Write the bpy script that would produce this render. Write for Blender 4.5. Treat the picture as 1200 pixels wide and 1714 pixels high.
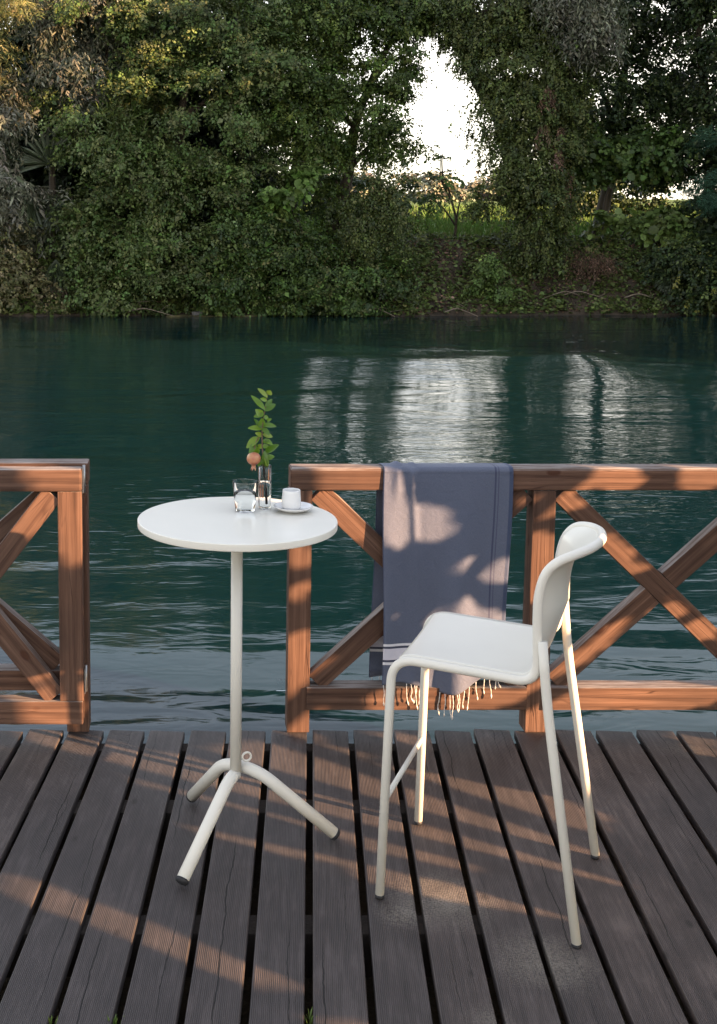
import bpy, bmesh, math, random
import numpy as np
from mathutils import Vector, Matrix

for o in list(bpy.data.objects):
    bpy.data.objects.remove(o, do_unlink=True)
scene = bpy.context.scene
COL = scene.collection
R = math.radians

# ------------------------------------------------------------------ camera
CAM_H = 2.03
cam_d = bpy.data.cameras.new('camera')
cam = bpy.data.objects.new('camera', cam_d)
COL.objects.link(cam)
cam.location = (0, 0, CAM_H)
cam.rotation_euler = (R(90 - 7.07), 0, 0)
cam_d.sensor_fit = 'AUTO'
cam_d.sensor_width = 36
cam_d.lens = 36 * 2000 / 1714
cam_d.shift_x = 300 / 1714
cam_d.shift_y = -224 / 1714
cam_d.clip_start = 0.05
cam_d.clip_end = 3000
scene.camera = cam

# ------------------------------------------------------------------ light
SUN_EL = 14.0
SD = Vector((-0.875, 0.485, 0)).normalized()          # where the sunlight travels to, in plan
SUN_AZ = math.atan2(-SD.x, -SD.y)                      # clockwise from +Y
world = bpy.data.worlds.new('World')
scene.world = world
world.use_nodes = True
wn = world.node_tree.nodes
wl = world.node_tree.links
wn.clear()
w_out = wn.new('ShaderNodeOutputWorld')
w_bg = wn.new('ShaderNodeBackground')
w_sky = wn.new('ShaderNodeTexSky')
w_sky.sky_type = 'NISHITA'
w_sky.sun_disc = False
w_sky.sun_elevation = R(SUN_EL)
w_sky.sun_rotation = SUN_AZ
w_sky.air_density = 1.0
w_sky.dust_density = 0.7
w_sky.ozone_density = 2.5
w_mix = wn.new('ShaderNodeMix')
w_mix.data_type = 'RGBA'
w_mix.inputs['B'].default_value = (11.4, 9.9, 8.1, 1)
# thin bright cloud: dense low over the horizon all round, thinning out overhead
w_tc = wn.new('ShaderNodeTexCoord')
w_sep = wn.new('ShaderNodeSeparateXYZ')
wl.new(w_tc.outputs['Generated'], w_sep.inputs[0])
w_ramp = wn.new('ShaderNodeMapRange')
w_ramp.interpolation_type = 'SMOOTHSTEP'
for k_, v_ in (('From Min', 0.08), ('From Max', 0.36), ('To Min', 0.56), ('To Max', 0.17)):
    w_ramp.inputs[k_].default_value = v_
wl.new(w_sep.outputs['Z'], w_ramp.inputs['Value'])
w_ns = wn.new('ShaderNodeTexNoise')
w_ns.inputs['Scale'].default_value = 4.0
w_ns.inputs['Detail'].default_value = 5.0
wl.new(w_tc.outputs['Generated'], w_ns.inputs['Vector'])
w_mul = wn.new('ShaderNodeMath')
w_mul.operation = 'MULTIPLY'
w_add = wn.new('ShaderNodeMath')
w_add.operation = 'ADD'
w_add.inputs[1].default_value = 0.5
wl.new(w_ns.outputs['Fac'], w_add.inputs[0])
wl.new(w_ramp.outputs['Result'], w_mul.inputs[0])
wl.new(w_add.outputs[0], w_mul.inputs[1])
wl.new(w_mul.outputs[0], w_mix.inputs['Factor'])
wl.new(w_sky.outputs['Color'], w_mix.inputs['A'])
wl.new(w_mix.outputs['Result'], w_bg.inputs['Color'])
w_bg.inputs['Strength'].default_value = 0.078
wl.new(w_bg.outputs['Background'], w_out.inputs['Surface'])

sun_d = bpy.data.lights.new('sun', 'SUN')
sun = bpy.data.objects.new('sun', sun_d)
COL.objects.link(sun)
sun_d.energy = 5.0
sun_d.angle = R(0.5)
sun_d.color = (1.0, 0.60, 0.33)
sdir = Vector((SD.x * math.cos(R(SUN_EL)), SD.y * math.cos(R(SUN_EL)), -math.sin(R(SUN_EL))))
sun.rotation_euler = sdir.to_track_quat('-Z', 'Y').to_euler()
sun.location = (20, -12, 15)

scene.view_settings.view_transform = 'Standard'
scene.view_settings.look = 'None'
scene.view_settings.gamma = 1
scene.view_settings.exposure = 2.26
scene.view_settings.use_curve_mapping = False
scene.cycles.max_bounces = 10
scene.cycles.diffuse_bounces = 1
scene.cycles.glossy_bounces = 3
scene.cycles.transparent_max_bounces = 12
scene.cycles.caustics_reflective = False
scene.cycles.caustics_refractive = False

# ------------------------------------------------------------------ helpers
WM = {}


def link(o, parent=None, M=None):
    M = M or Matrix.Identity(4)
    COL.objects.link(o)
    if parent is not None:
        o.parent = parent
        o.matrix_basis = WM[parent.name].inverted() @ M
    else:
        o.matrix_basis = M
    WM[o.name] = M
    return o


def tag(o, label=None, cat=None, group=None, kind=None):
    if label: o['label'] = label
    if cat: o['category'] = cat
    if group: o['group'] = group
    if kind: o['kind'] = kind
    return o


def thing(name, loc, label, cat, group=None, kind=None):
    o = bpy.data.objects.new(name, None)
    o.empty_display_size = 0.1
    link(o, None, Matrix.Translation(Vector(loc)))
    return tag(o, label, cat, group, kind)


def mk(name, verts, faces, mat, parent=None, smooth=False, M=None, origin=None):
    me = bpy.data.meshes.new(name)
    if origin is not None:
        ov = Vector(origin)
        verts = [Vector(v) - ov for v in verts]
        M = Matrix.Translation(ov)
    me.from_pydata([tuple(v) for v in verts], [], faces)
    if mat: me.materials.append(mat)
    if smooth:
        me.polygons.foreach_set('use_smooth', [True] * len(me.polygons))
    me.update()
    o = bpy.data.objects.new(name, me)
    return link(o, parent, M)


class MB:
    def __init__(s): s.v = []; s.f = []
    def add(s, v, f):
        n = len(s.v); s.v += [tuple(x) for x in v]; s.f += [tuple(i + n for i in q) for q in f]; return s
    def tube(s, pts, rad, seg=12, cap=True):
        v, f = tube(pts, rad, seg, cap); return s.add(v, f)
    def lathe(s, prof, c, seg=40):
        v, f = lathe(prof, c, seg); return s.add(v, f)
    def build(s, name, mat, parent=None, smooth=True, origin=None):
        return mk(name, s.v, s.f, mat, parent, smooth, None, origin)


def tube(pts, rad, seg=12, cap=True):
    pts = [Vector(p) for p in pts]
    n = len(pts)
    if not hasattr(rad, '__len__'): rad = [rad] * n
    vs, fs = [], []
    t0 = (pts[1] - pts[0]).normalized()
    ref = Vector((0, 0, 1)) if abs(t0.z) < 0.9 else Vector((1, 0, 0))
    a = t0.cross(ref).normalized()
    for i, p in enumerate(pts):
        t = (pts[min(i + 1, n - 1)] - pts[max(i - 1, 0)])
        t = t.normalized() if t.length > 1e-9 else t0
        a = (a - t * a.dot(t)).normalized()
        b = t.cross(a)
        for k in range(seg):
            ang = 2 * math.pi * k / seg
            vs.append(p + (a * math.cos(ang) + b * math.sin(ang)) * rad[i])
    for i in range(n - 1):
        for k in range(seg):
            k2 = (k + 1) % seg
            fs.append((i * seg + k, i * seg + k2, (i + 1) * seg + k2, (i + 1) * seg + k))
    if cap:
        fs.append(tuple(range(seg - 1, -1, -1)))
        fs.append(tuple((n - 1) * seg + k for k in range(seg)))
    return vs, fs


def lathe(prof, c, seg=40):
    c = Vector(c); vs = []; fs = []; idx = []
    for (r, z) in prof:
        if r < 1e-6:
            idx.append([len(vs)] * seg); vs.append(c + Vector((0, 0, z)))
        else:
            idx.append(list(range(len(vs), len(vs) + seg)))
            for k in range(seg):
                a = 2 * math.pi * k / seg
                vs.append(c + Vector((r * math.cos(a), r * math.sin(a), z)))
    for i in range(len(prof) - 1):
        for k in range(seg):
            k2 = (k + 1) % seg
            q = [idx[i][k], idx[i][k2], idx[i + 1][k2], idx[i + 1][k]]
            q2 = []
            for x in q:
                if x not in q2: q2.append(x)
            if len(q2) > 2: fs.append(tuple(q2))
    return vs, fs


def fillet(pts, r, n=8):
    pts = [Vector(p) for p in pts]
    if not hasattr(r, '__len__'): r = [r] * len(pts)
    out = [pts[0]]
    for i in range(1, len(pts) - 1):
        p, a, b = pts[i], pts[i - 1], pts[i + 1]
        da = (a - p); db = (b - p)
        ra = min(r[i], da.length * 0.49, db.length * 0.49)
        A = p + da.normalized() * ra; B = p + db.normalized() * ra
        for k in range(n + 1):
            t = k / n
            out.append(A * (1 - t) ** 2 + p * 2 * t * (1 - t) + B * t * t)
    out.append(pts[-1])
    return out


def catmull(pts, n=8):
    pts = [Vector(p) for p in pts]
    P = [pts[0] * 2 - pts[1]] + pts + [pts[-1] * 2 - pts[-2]]
    out = []
    for i in range(1, len(P) - 2):
        for k in range(n):
            t = k / n
            a, b, c, d = P[i - 1], P[i], P[i + 1], P[i + 2]
            out.append(0.5 * ((2 * b) + (c - a) * t + (2 * a - 5 * b + 4 * c - d) * t * t + (3 * b - a - 3 * c + d) * t ** 3))
    out.append(pts[-1])
    return out


def smooth01(t):
    t = max(0.0, min(1.0, t)); return t * t * (3 - 2 * t)


_boxes = {}


def box_mesh(name, L, W, H, mat, bev=0.006, seg=2):
    """box centred on x,y and z, length on x"""
    key = (name, round(L, 4), round(W, 4), round(H, 4), mat.name, bev)
    if key in _boxes: return _boxes[key]
    bm = bmesh.new()
    bmesh.ops.create_cube(bm, size=1)
    bmesh.ops.scale(bm, vec=(L, W, H), verts=bm.verts)
    if bev:
        bmesh.ops.bevel(bm, geom=list(bm.edges), offset=bev, segments=seg, affect='EDGES', profile=0.6)
    me = bpy.data.meshes.new(name)
    bm.to_mesh(me); bm.free()
    me.materials.append(mat)
    _boxes[key] = me
    return me


def beam(name, p0, p1, w, hgt, mat, parent, bev=0.006, roll=0.0):
    """a timber from p0 to p1 (centre line); w across (horizontal), hgt in the other direction"""
    p0 = Vector(p0); p1 = Vector(p1)
    d = p1 - p0; L = d.length; x = d.normalized()
    ref = Vector((0, 1, 0)) if abs(x.y) < 0.7 else Vector((0, 0, 1))
    if abs(x.y) < 0.7:
        y = (ref - x * ref.dot(x)).normalized(); z = x.cross(y)
    else:
        z = (ref - x * ref.dot(x)).normalized(); y = z.cross(x)
    M = Matrix(((x.x, y.x, z.x, 0), (x.y, y.y, z.y, 0), (x.z, y.z, z.z, 0), (0, 0, 0, 1)))
    M = Matrix.Translation((p0 + p1) / 2) @ M @ Matrix.Rotation(roll, 4, 'X')
    o = bpy.data.objects.new(name, box_mesh(name, L, w, hgt, mat, bev))
    return link(o, parent, M)


# ------------------------------------------------------------------ node material helpers
def newmat(name):
    m = bpy.data.materials.new(name); m.use_nodes = True
    n = m.node_tree.nodes; l = m.node_tree.links
    return m, n, l, n['Principled BSDF']


def nd(n, typ, **kw):
    x = n.new(typ)
    for k, v in kw.items():
        if k.startswith('in_'):
            x.inputs[k[3:].replace('_', ' ')].default_value = v
        else: setattr(x, k, v)
    return x


def ramp(n, stops, interp='LINEAR'):
    r = n.new('ShaderNodeValToRGB'); cr = r.color_ramp; cr.interpolation = interp
    while len(cr.elements) < len(stops): cr.elements.new(0.5)
    for e, (p, c) in zip(cr.elements, stops):
        e.position = p
        e.color = (c, c, c, 1) if not hasattr(c, '__len__') else (c[0], c[1], c[2], 1)
    return r


def mix(n, l, fac, a, b, typ='MIX'):
    m = n.new('ShaderNodeMix'); m.data_type = 'RGBA'; m.blend_type = typ
    for key, v in (('Factor', fac), ('A', a), ('B', b)):
        if hasattr(v, 'is_linked') or hasattr(v, 'links'): l.new(v, m.inputs[key])
        elif key == 'Factor': m.inputs[key].default_value = v
        else: m.inputs[key].default_value = (v[0], v[1], v[2], 1)
    return m.outputs['Result']


def mth(n, l, op, a, b=None, c=None, clamp=False):
    m = n.new('ShaderNodeMath'); m.operation = op; m.use_clamp = clamp
    for i, v in enumerate((a, b, c)):
        if v is None: continue
        if hasattr(v, 'links'): l.new(v, m.inputs[i])
        else: m.inputs[i].default_value = v
    return m.outputs[0]


def paint_mat(name, col, rough=0.4, bumpy=0.02):
    m, n, l, b = newmat(name)
    tc = nd(n, 'ShaderNodeTexCoord')
    ns = nd(n, 'ShaderNodeTexNoise', in_Scale=9.0, in_Detail=4.0)
    l.new(tc.outputs['Object'], ns.inputs['Vector'])
    c2 = [x * 0.93 for x in col]
    l.new(mix(n, l, ns.outputs['Fac'], c2, col), b.inputs['Base Color'])
    b.inputs['Roughness'].default_value = rough
    b.inputs['Specular IOR Level'].default_value = 0.4
    n2 = nd(n, 'ShaderNodeTexNoise', in_Scale=420.0, in_Detail=2.0)
    l.new(tc.outputs['Object'], n2.inputs['Vector'])
    bp = nd(n, 'ShaderNodeBump', in_Strength=bumpy, in_Distance=0.002)
    l.new(n2.outputs['Fac'], bp.inputs['Height']); l.new(bp.outputs['Normal'], b.inputs['Normal'])
    return m


def fence_wood(name):
    """reddish larch, grain along the local x axis, top faces weathered pale grey"""
    m, n, l, b = newmat(name)
    tc = nd(n, 'ShaderNodeTexCoord'); oi = nd(n, 'ShaderNodeObjectInfo')
    off = nd(n, 'ShaderNodeVectorMath', operation='SCALE')
    cmb = nd(n, 'ShaderNodeCombineXYZ')
    for k in range(3): l.new(oi.outputs['Random'], cmb.inputs[k])
    l.new(cmb.outputs[0], off.inputs[0]); off.inputs['Scale'].default_value = 37.0
    add = nd(n, 'ShaderNodeVectorMath', operation='ADD')
    l.new(tc.outputs['Object'], add.inputs[0]); l.new(off.outputs[0], add.inputs[1])
    mp = nd(n, 'ShaderNodeMapping'); mp.inputs['Scale'].default_value = (0.55, 9, 9)
    l.new(add.outputs[0], mp.inputs['Vector'])
    warp = nd(n, 'ShaderNodeTexNoise', in_Scale=1.4, in_Detail=3.0)
    l.new(mp.outputs[0], warp.inputs['Vector'])
    wm = mix(n, l, 0.22, mp.outputs[0], warp.outputs['Color'])
    wv = nd(n, 'ShaderNodeTexWave', wave_type='RINGS', rings_direction='X', in_Scale=1.5, in_Distortion=5.0, in_Detail=3.0)
    wv.inputs['Detail Scale'].default_value = 1.6
    l.new(wm, wv.inputs['Vector'])
    mp2 = nd(n, 'ShaderNodeMapping'); mp2.inputs['Scale'].default_value = (2.2, 95, 95)
    l.new(add.outputs[0], mp2.inputs['Vector'])
    fine = nd(n, 'ShaderNodeTexNoise', in_Scale=1.0, in_Detail=5.0, in_Roughness=0.65)
    l.new(mp2.outputs[0], fine.inputs['Vector'])
    g = mix(n, l, 0.88, wv.outputs['Color'], fine.outputs['Color'])
    cr = ramp(n, [(0.33, (0.066, 0.037, 0.026)), (0.5, (0.122, 0.069, 0.048)), (0.67, (0.182, 0.109, 0.077))])
    l.new(g, cr.inputs['Fac'])
    # large tone patches
    pat = nd(n, 'ShaderNodeTexNoise', in_Scale=3.0, in_Detail=3.0)
    l.new(add.outputs[0], pat.inputs['Vector'])
    pr = ramp(n, [(0.28, (0.62, 0.63, 0.66)), (0.72, (1.18, 1.12, 1.06))])
    l.new(pat.outputs['Fac'], pr.inputs['Fac'])
    c = mix(n, l, 1.0, cr.outputs['Color'], pr.outputs['Color'], 'MULTIPLY')
    # knots
    mpk = nd(n, 'ShaderNodeMapping'); mpk.inputs['Scale'].default_value = (4.2, 7.5, 7.5)
    l.new(add.outputs[0], mpk.inputs['Vector'])
    vk = nd(n, 'ShaderNodeTexVoronoi', in_Scale=1.0, in_Randomness=1.0)
    l.new(mpk.outputs[0], vk.inputs['Vector'])
    kn = ramp(n, [(0.09, 0.95), (0.14, 0.0)]); l.new(vk.outputs['Distance'], kn.inputs['Fac'])
    c = mix(n, l, kn.outputs['Color'], c, (0.07, 0.03, 0.018))
    # drying cracks
    mpc = nd(n, 'ShaderNodeMapping'); mpc.inputs['Scale'].default_value = (1.6, 34, 34)
    l.new(add.outputs[0], mpc.inputs['Vector'])
    vc = nd(n, 'ShaderNodeTexVoronoi', feature='DISTANCE_TO_EDGE', in_Scale=1.0)
    l.new(mpc.outputs[0], vc.inputs['Vector'])
    ck = ramp(n, [(0.0, 1.0), (0.028, 0.0)]); l.new(vc.outputs['Distance'], ck.inputs['Fac'])
    gate = ramp(n, [(0.50, 0.0), (0.6, 1.0)]); l.new(pat.outputs['Fac'], gate.inputs['Fac'])
    ckm = mth(n, l, 'MULTIPLY', ck.outputs['Color'], gate.outputs['Color'])
    c = mix(n, l, ckm, c, (0.05, 0.025, 0.018))
    # grey weathering of the upward faces
    geo = nd(n, 'ShaderNodeNewGeometry'); sx = nd(n, 'ShaderNodeSeparateXYZ')
    l.new(geo.outputs['Normal'], sx.inputs[0])
    up = ramp(n, [(0.35, 0.0), (0.8, 1.0)]); l.new(sx.outputs['Z'], up.inputs['Fac'])
    wn_ = nd(n, 'ShaderNodeTexNoise', in_Scale=1.0, in_Detail=6.0, in_Roughness=0.7)
    mpw = nd(n, 'ShaderNodeMapping'); mpw.inputs['Scale'].default_value = (5, 60, 60)
    l.new(add.outputs[0], mpw.inputs['Vector']); l.new(mpw.outputs[0], wn_.inputs['Vector'])
    wr = ramp(n, [(0.38, (0.12, 0.085, 0.068)), (0.62, (0.34, 0.31, 0.29))]); l.new(wn_.outputs['Fac'], wr.inputs['Fac'])
    upn = mth(n, l, 'MULTIPLY', up.outputs['Color'], 0.85)
    c = mix(n, l, upn, c, wr.outputs['Color'])
    l.new(c, b.inputs['Base Color'])
    b.inputs['Roughness'].default_value = 0.78
    b.inputs['Specular IOR Level'].default_value = 0.18
    hgt = mth(n, l, 'SUBTRACT', mth(n, l, 'MULTIPLY', fine.outputs['Fac'], 0.6), mth(n, l, 'ADD', ckm, kn.outputs['Color']))
    bp = nd(n, 'ShaderNodeBump', in_Strength=0.5, in_Distance=0.002)
    l.new(hgt, bp.inputs['Height']); l.new(bp.outputs['Normal'], b.inputs['Normal'])
    return m


def deck_wood(name):
    """grey-brown grooved decking, length on the local x axis"""
    m, n, l, b = newmat(name)
    tc = nd(n, 'ShaderNodeTexCoord'); oi = nd(n, 'ShaderNodeObjectInfo')
    cmb = nd(n, 'ShaderNodeCombineXYZ')
    for k in range(3): l.new(oi.outputs['Random'], cmb.inputs[k])
    off = nd(n, 'ShaderNodeVectorMath', operation='SCALE'); l.new(cmb.outputs[0], off.inputs[0]); off.inputs['Scale'].default_value = 53.0
    add = nd(n, 'ShaderNodeVectorMath', operation='ADD')
    l.new(tc.outputs['Object'], add.inputs[0]); l.new(off.outputs[0], add.inputs[1])
    sep = nd(n, 'ShaderNodeSeparateXYZ'); l.new(tc.outputs['Object'], sep.inputs[0])
    # grooves
    wob = nd(n, 'ShaderNodeTexNoise', in_Scale=5.0, in_Detail=2.0); l.new(add.outputs[0], wob.inputs['Vector'])
    gy = mth(n, l, 'ADD', mth(n, l, 'MULTIPLY', sep.outputs['Y'], 2 * math.pi / 0.0052), mth(n, l, 'MULTIPLY', wob.outputs['Fac'], 2.2))
    gr = mth(n, l, 'SINE', gy)
    grv = mth(n, l, 'MULTIPLY_ADD', gr, 0.5, 0.5)
    # grain
    mp = nd(n, 'ShaderNodeMapping'); mp.inputs['Scale'].default_value = (4, 70, 70)
    l.new(add.outputs[0], mp.inputs['Vector'])
    fine = nd(n, 'ShaderNodeTexNoise', in_Scale=1.0, in_Detail=6.0, in_Roughness=0.7); l.new(mp.outputs[0], fine.inputs['Vector'])
    pat = nd(n, 'ShaderNodeTexNoise', in_Scale=4.5, in_Detail=5.0, in_Roughness=0.6); l.new(add.outputs[0], pat.inputs['Vector'])
    cr = ramp(n, [(0.39, (0.013, 0.0100, 0.0093)), (0.5, (0.043, 0.034, 0.031)), (0.60, (0.105, 0.088, 0.082))])
    pat2 = nd(n, 'ShaderNodeTexNoise', in_Scale=1.0, in_Detail=6.0, in_Roughness=0.65, in_Distortion=0.6)
    mpp = nd(n, 'ShaderNodeMapping'); mpp.inputs['Scale'].default_value = (5, 22, 22); l.new(add.outputs[0], mpp.inputs['Vector']); l.new(mpp.outputs[0], pat2.inputs['Vector'])
    pm = mix(n, l, 0.5, pat.outputs['Color'], pat2.outputs['Color'])
    l.new(mix(n, l, 0.55, fine.outputs['Color'], pm), cr.inputs['Fac'])
    c = cr.outputs['Color']
    tone = ramp(n, [(0.0, (0.72, 0.70, 0.71)), (0.5, (1.0, 0.97, 0.96)), (1.0, (1.30, 1.16, 1.06))])
    l.new(oi.outputs['Random'], tone.inputs['Fac'])
    c = mix(n, l, 1.0, c, tone.outputs['Color'], 'MULTIPLY')
    # worn ridges lighter and greyer than the grooves
    c = mix(n, l, mth(n, l, 'MULTIPLY', grv, 0.42), c, (0.130, 0.117, 0.113))
    # knots and swirls
    mpk = nd(n, 'ShaderNodeMapping'); mpk.inputs['Scale'].default_value = (3.2, 7, 7); l.new(add.outputs[0], mpk.inputs['Vector'])
    vk = nd(n, 'ShaderNodeTexVoronoi', in_Scale=1.0); l.new(mpk.outputs[0], vk.inputs['Vector'])
    kn = ramp(n, [(0.04, 0.7), (0.09, 0.0)]); l.new(vk.outputs['Distance'], kn.inputs['Fac'])
    c = mix(n, l, kn.outputs['Color'], c, (0.02, 0.015, 0.013))
    # one or two long wandering splits per board
    spx = nd(n, 'ShaderNodeSeparateXYZ'); l.new(add.outputs[0], spx.inputs[0])
    ckm = None
    for (sd_, fr_, th) in ((11.3, 0.8, 0.0021), (29.7, 1.1, 0.0014)):
        rnd = mth(n, l, 'FRACT', mth(n, l, 'MULTIPLY', oi.outputs['Random'], sd_ * 7.13))
        y0 = mth(n, l, 'MULTIPLY_ADD', rnd, 0.11, -0.055)
        cv = nd(n, 'ShaderNodeCombineXYZ'); l.new(mth(n, l, 'ADD', spx.outputs['X'], sd_), cv.inputs[0])
        wob1 = nd(n, 'ShaderNodeTexNoise', in_Scale=3.2, in_Detail=4.0, in_Roughness=0.6); l.new(cv.outputs[0], wob1.inputs['Vector'])
        dd = mth(n, l, 'ABSOLUTE', mth(n, l, 'SUBTRACT', mth(n, l, 'SUBTRACT', sep.outputs['Y'], y0), mth(n, l, 'MULTIPLY_ADD', wob1.outputs['Fac'], 0.05, -0.025)))
        cg = nd(n, 'ShaderNodeTexNoise', in_Scale=fr_, in_Detail=1.0); l.new(cv.outputs[0], cg.inputs['Vector'])
        wd = mth(n, l, 'MULTIPLY', mth(n, l, 'MULTIPLY_ADD', cg.outputs['Fac'], 9.0, -4.5, clamp=True), th)
        one = mth(n, l, 'LESS_THAN', dd, wd)
        ckm = one if ckm is None else mth(n, l, 'MAXIMUM', ckm, one)
    c = mix(n, l, ckm, c, (0.006, 0.005, 0.0045))
    # pale sawdust spilt on the boards near the stool, a little grit elsewhere
    geo = nd(n, 'ShaderNodeNewGeometry')
    dn = nd(n, 'ShaderNodeTexNoise', in_Scale=7.0, in_Detail=6.0, in_Roughness=0.7); l.new(geo.outputs['Position'], dn.inputs['Vector'])
    masks = None
    for (px, py, rr, amp) in ((0.80, 3.42, 0.26, 1.0), (1.02, 3.12, 0.24, 0.9), (0.68, 3.36, 0.16, 0.8), (0.80, 2.86, 0.14, 0.6), (1.98, 4.5, 0.2, 0.5)):
        dv = nd(n, 'ShaderNodeVectorMath', operation='DISTANCE'); l.new(geo.outputs['Position'], dv.inputs[0]); dv.inputs[1].default_value = (px, py, 0)
        mm = mth(n, l, 'MULTIPLY', mth(n, l, 'SUBTRACT', 1.0, mth(n, l, 'DIVIDE', dv.outputs['Value'], rr), clamp=True), amp)
        masks = mm if masks is None else mth(n, l, 'MAXIMUM', masks, mm)
    md = mth(n, l, 'MULTIPLY', masks, dn.outputs['Fac'])
    sp = nd(n, 'ShaderNodeTexNoise', in_Scale=160.0, in_Detail=2.0); l.new(geo.outputs['Position'], sp.inputs['Vector'])
    md2 = mth(n, l, 'MULTIPLY', md, mth(n, l, 'MULTIPLY_ADD', sp.outputs['Fac'], 2.0, -0.3, clamp=True))
    dr = ramp(n, [(0.10, 0.0), (0.45, 0.62)]); l.new(md2, dr.inputs['Fac'])
    c = mix(n, l, dr.outputs['Color'], c, (0.30, 0.265, 0.215))
    grit = nd(n, 'ShaderNodeTexVoronoi', in_Scale=62.0); l.new(geo.outputs['Position'], grit.inputs['Vector'])
    gg = ramp(n, [(0.05, 1.0), (0.09, 0.0)]); l.new(grit.outputs['Distance'], gg.inputs['Fac'])
    ggm = mth(n, l, 'MULTIPLY', gg.outputs['Color'], mth(n, l, 'GREATER_THAN', dn.outputs['Fac'], 0.58))
    c = mix(n, l, mth(n, l, 'MULTIPLY', ggm, 0.6), c, (0.30, 0.26, 0.22))
    l.new(c, b.inputs['Base Color'])
    b.inputs['Roughness'].default_value = 0.58
    b.inputs['Specular IOR Level'].default_value = 0.35
    hg = mth(n, l, 'SUBTRACT', mth(n, l, 'ADD', mth(n, l, 'MULTIPLY', grv, 0.7), mth(n, l, 'MULTIPLY', fine.outputs['Fac'], 0.5)), mth(n, l, 'MULTIPLY', ckm, 3.0))
    bp = nd(n, 'ShaderNodeBump', in_Strength=0.7, in_Distance=0.0016); l.new(hg, bp.inputs['Height']); l.new(bp.outputs['Normal'], b.inputs['Normal'])
    return m


def leaf_mat(name, rough=0.5, trans=0.14, spec=0.34):
    m, n, l, b = newmat(name)
    at = nd(n, 'ShaderNodeAttribute', attribute_name='Col')
    l.new(at.outputs['Color'], b.inputs['Base Color'])
    b.inputs['Roughness'].default_value = rough
    b.inputs['Specular IOR Level'].default_value = spec
    tr = nd(n, 'ShaderNodeBsdfTranslucent')
    l.new(mix(n, l, 0.5, at.outputs['Color'], (0.10, 0.16, 0.02)), tr.inputs['Color'])
    ms = nd(n, 'ShaderNodeMixShader'); ms.inputs[0].default_value = trans
    l.new(b.outputs[0], ms.inputs[1]); l.new(tr.outputs[0], ms.inputs[2])
    l.new(ms.outputs[0], n['Material Output'].inputs['Surface'])
    return m


def bark_mat(name, c1, c2):
    m, n, l, b = newmat(name)
    tc = nd(n, 'ShaderNodeTexCoord')
    mp = nd(n, 'ShaderNodeMapping'); mp.inputs['Scale'].default_value = (9, 9, 2); l.new(tc.outputs['Object'], mp.inputs['Vector'])
    ns = nd(n, 'ShaderNodeTexNoise', in_Scale=1.5, in_Detail=6.0); l.new(mp.outputs[0], ns.inputs['Vector'])
    l.new(mix(n, l, ns.outputs['Fac'], c1, c2), b.inputs['Base Color'])
    b.inputs['Roughness'].default_value = 0.9
    bp = nd(n, 'ShaderNodeBump', in_Strength=0.8, in_Distance=0.03); l.new(ns.outputs['Fac'], bp.inputs['Height']); l.new(bp.outputs['Normal'], b.inputs['Normal'])
    return m


M_WOOD = fence_wood('larch')
M_DECK = deck_wood('decking')
M_WHITE = paint_mat('white_powder_coat', (0.80, 0.765, 0.675), 0.36)
M_TOP = paint_mat('white_laminate', (0.83, 0.80, 0.705), 0.30, 0.01)
M_RUBBER = paint_mat('black_rubber', (0.02, 0.02, 0.022), 0.6)
M_LEAF = leaf_mat('foliage')
M_LEAF_MATT = leaf_mat('matt_foliage', 0.7, 0.2, 0.2)
M_BARK = bark_mat('bark', (0.035, 0.028, 0.02), (0.11, 0.085, 0.06))
M_TWIG = bark_mat('dry_wood', (0.12, 0.09, 0.065), (0.26, 0.21, 0.16))
M_STEEL = paint_mat('galvanised_steel', (0.42, 0.42, 0.41), 0.4)
M_STEEL.node_tree.nodes['Principled BSDF'].inputs['Metallic'].default_value = 0.8

# ------------------------------------------------------------------ water
WATER_Z = -0.55
m, n, l, b = newmat('river_water')
b.inputs['Base Color'].default_value = (0.0025, 0.0170, 0.0205, 1)
b.inputs['Roughness'].default_value = 0.06
b.inputs['IOR'].default_value = 1.333
geo = nd(n, 'ShaderNodeNewGeometry')
def wnoise(sx, sy, sc, det, rough=0.5, dist=0.0, rot=0.0):
    mp = nd(n, 'ShaderNodeMapping'); mp.inputs['Scale'].default_value = (sx, sy, 1); mp.inputs['Rotation'].default_value = (0, 0, rot)
    l.new(geo.outputs['Position'], mp.inputs['Vector'])
    x = nd(n, 'ShaderNodeTexNoise', in_Scale=sc, in_Detail=det, in_Roughness=rough, in_Distortion=dist)
    l.new(mp.outputs[0], x.inputs['Vector'])
    return x.outputs['Fac']
# the current: where the surface is broken and where it slides smoothly
patch = ramp(n, [(0.42, 0.18), (0.66, 1.0)]); l.new(wnoise(0.10, 0.16, 1.0, 2.0, rot=0.2), patch.inputs['Fac'])
r1 = wnoise(1.8, 4.6, 1.0, 2.0, 0.5, 1.6, 0.12)
r2 = wnoise(5.0, 12.0, 1.0, 1.0, 0.5, 0.9, -0.15)
r3 = wnoise(0.25, 0.7, 1.0, 2.0, 0.5, 0.8, 0.2)
hsum = mth(n, l, 'ADD', mth(n, l, 'MULTIPLY', r1, 0.015), mth(n, l, 'MULTIPLY', r2, 0.0045))
hsum = mth(n, l, 'ADD', mth(n, l, 'MULTIPLY', hsum, patch.outputs['Color']), mth(n, l, 'MULTIPLY', r3, 0.045))
bp = nd(n, 'ShaderNodeBump', in_Strength=1.0, in_Distance=1.0)
l.new(hsum, bp.inputs['Height']); l.new(bp.outputs['Normal'], b.inputs['Normal'])
M_WATER = m
xs = list(np.concatenate([np.linspace(-220, -24, 15), np.linspace(-22, 34, 113), np.linspace(36, 220, 15)]))
ys = list(np.concatenate([np.linspace(1.0, 36.9, 109), [38.0]]))
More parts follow.
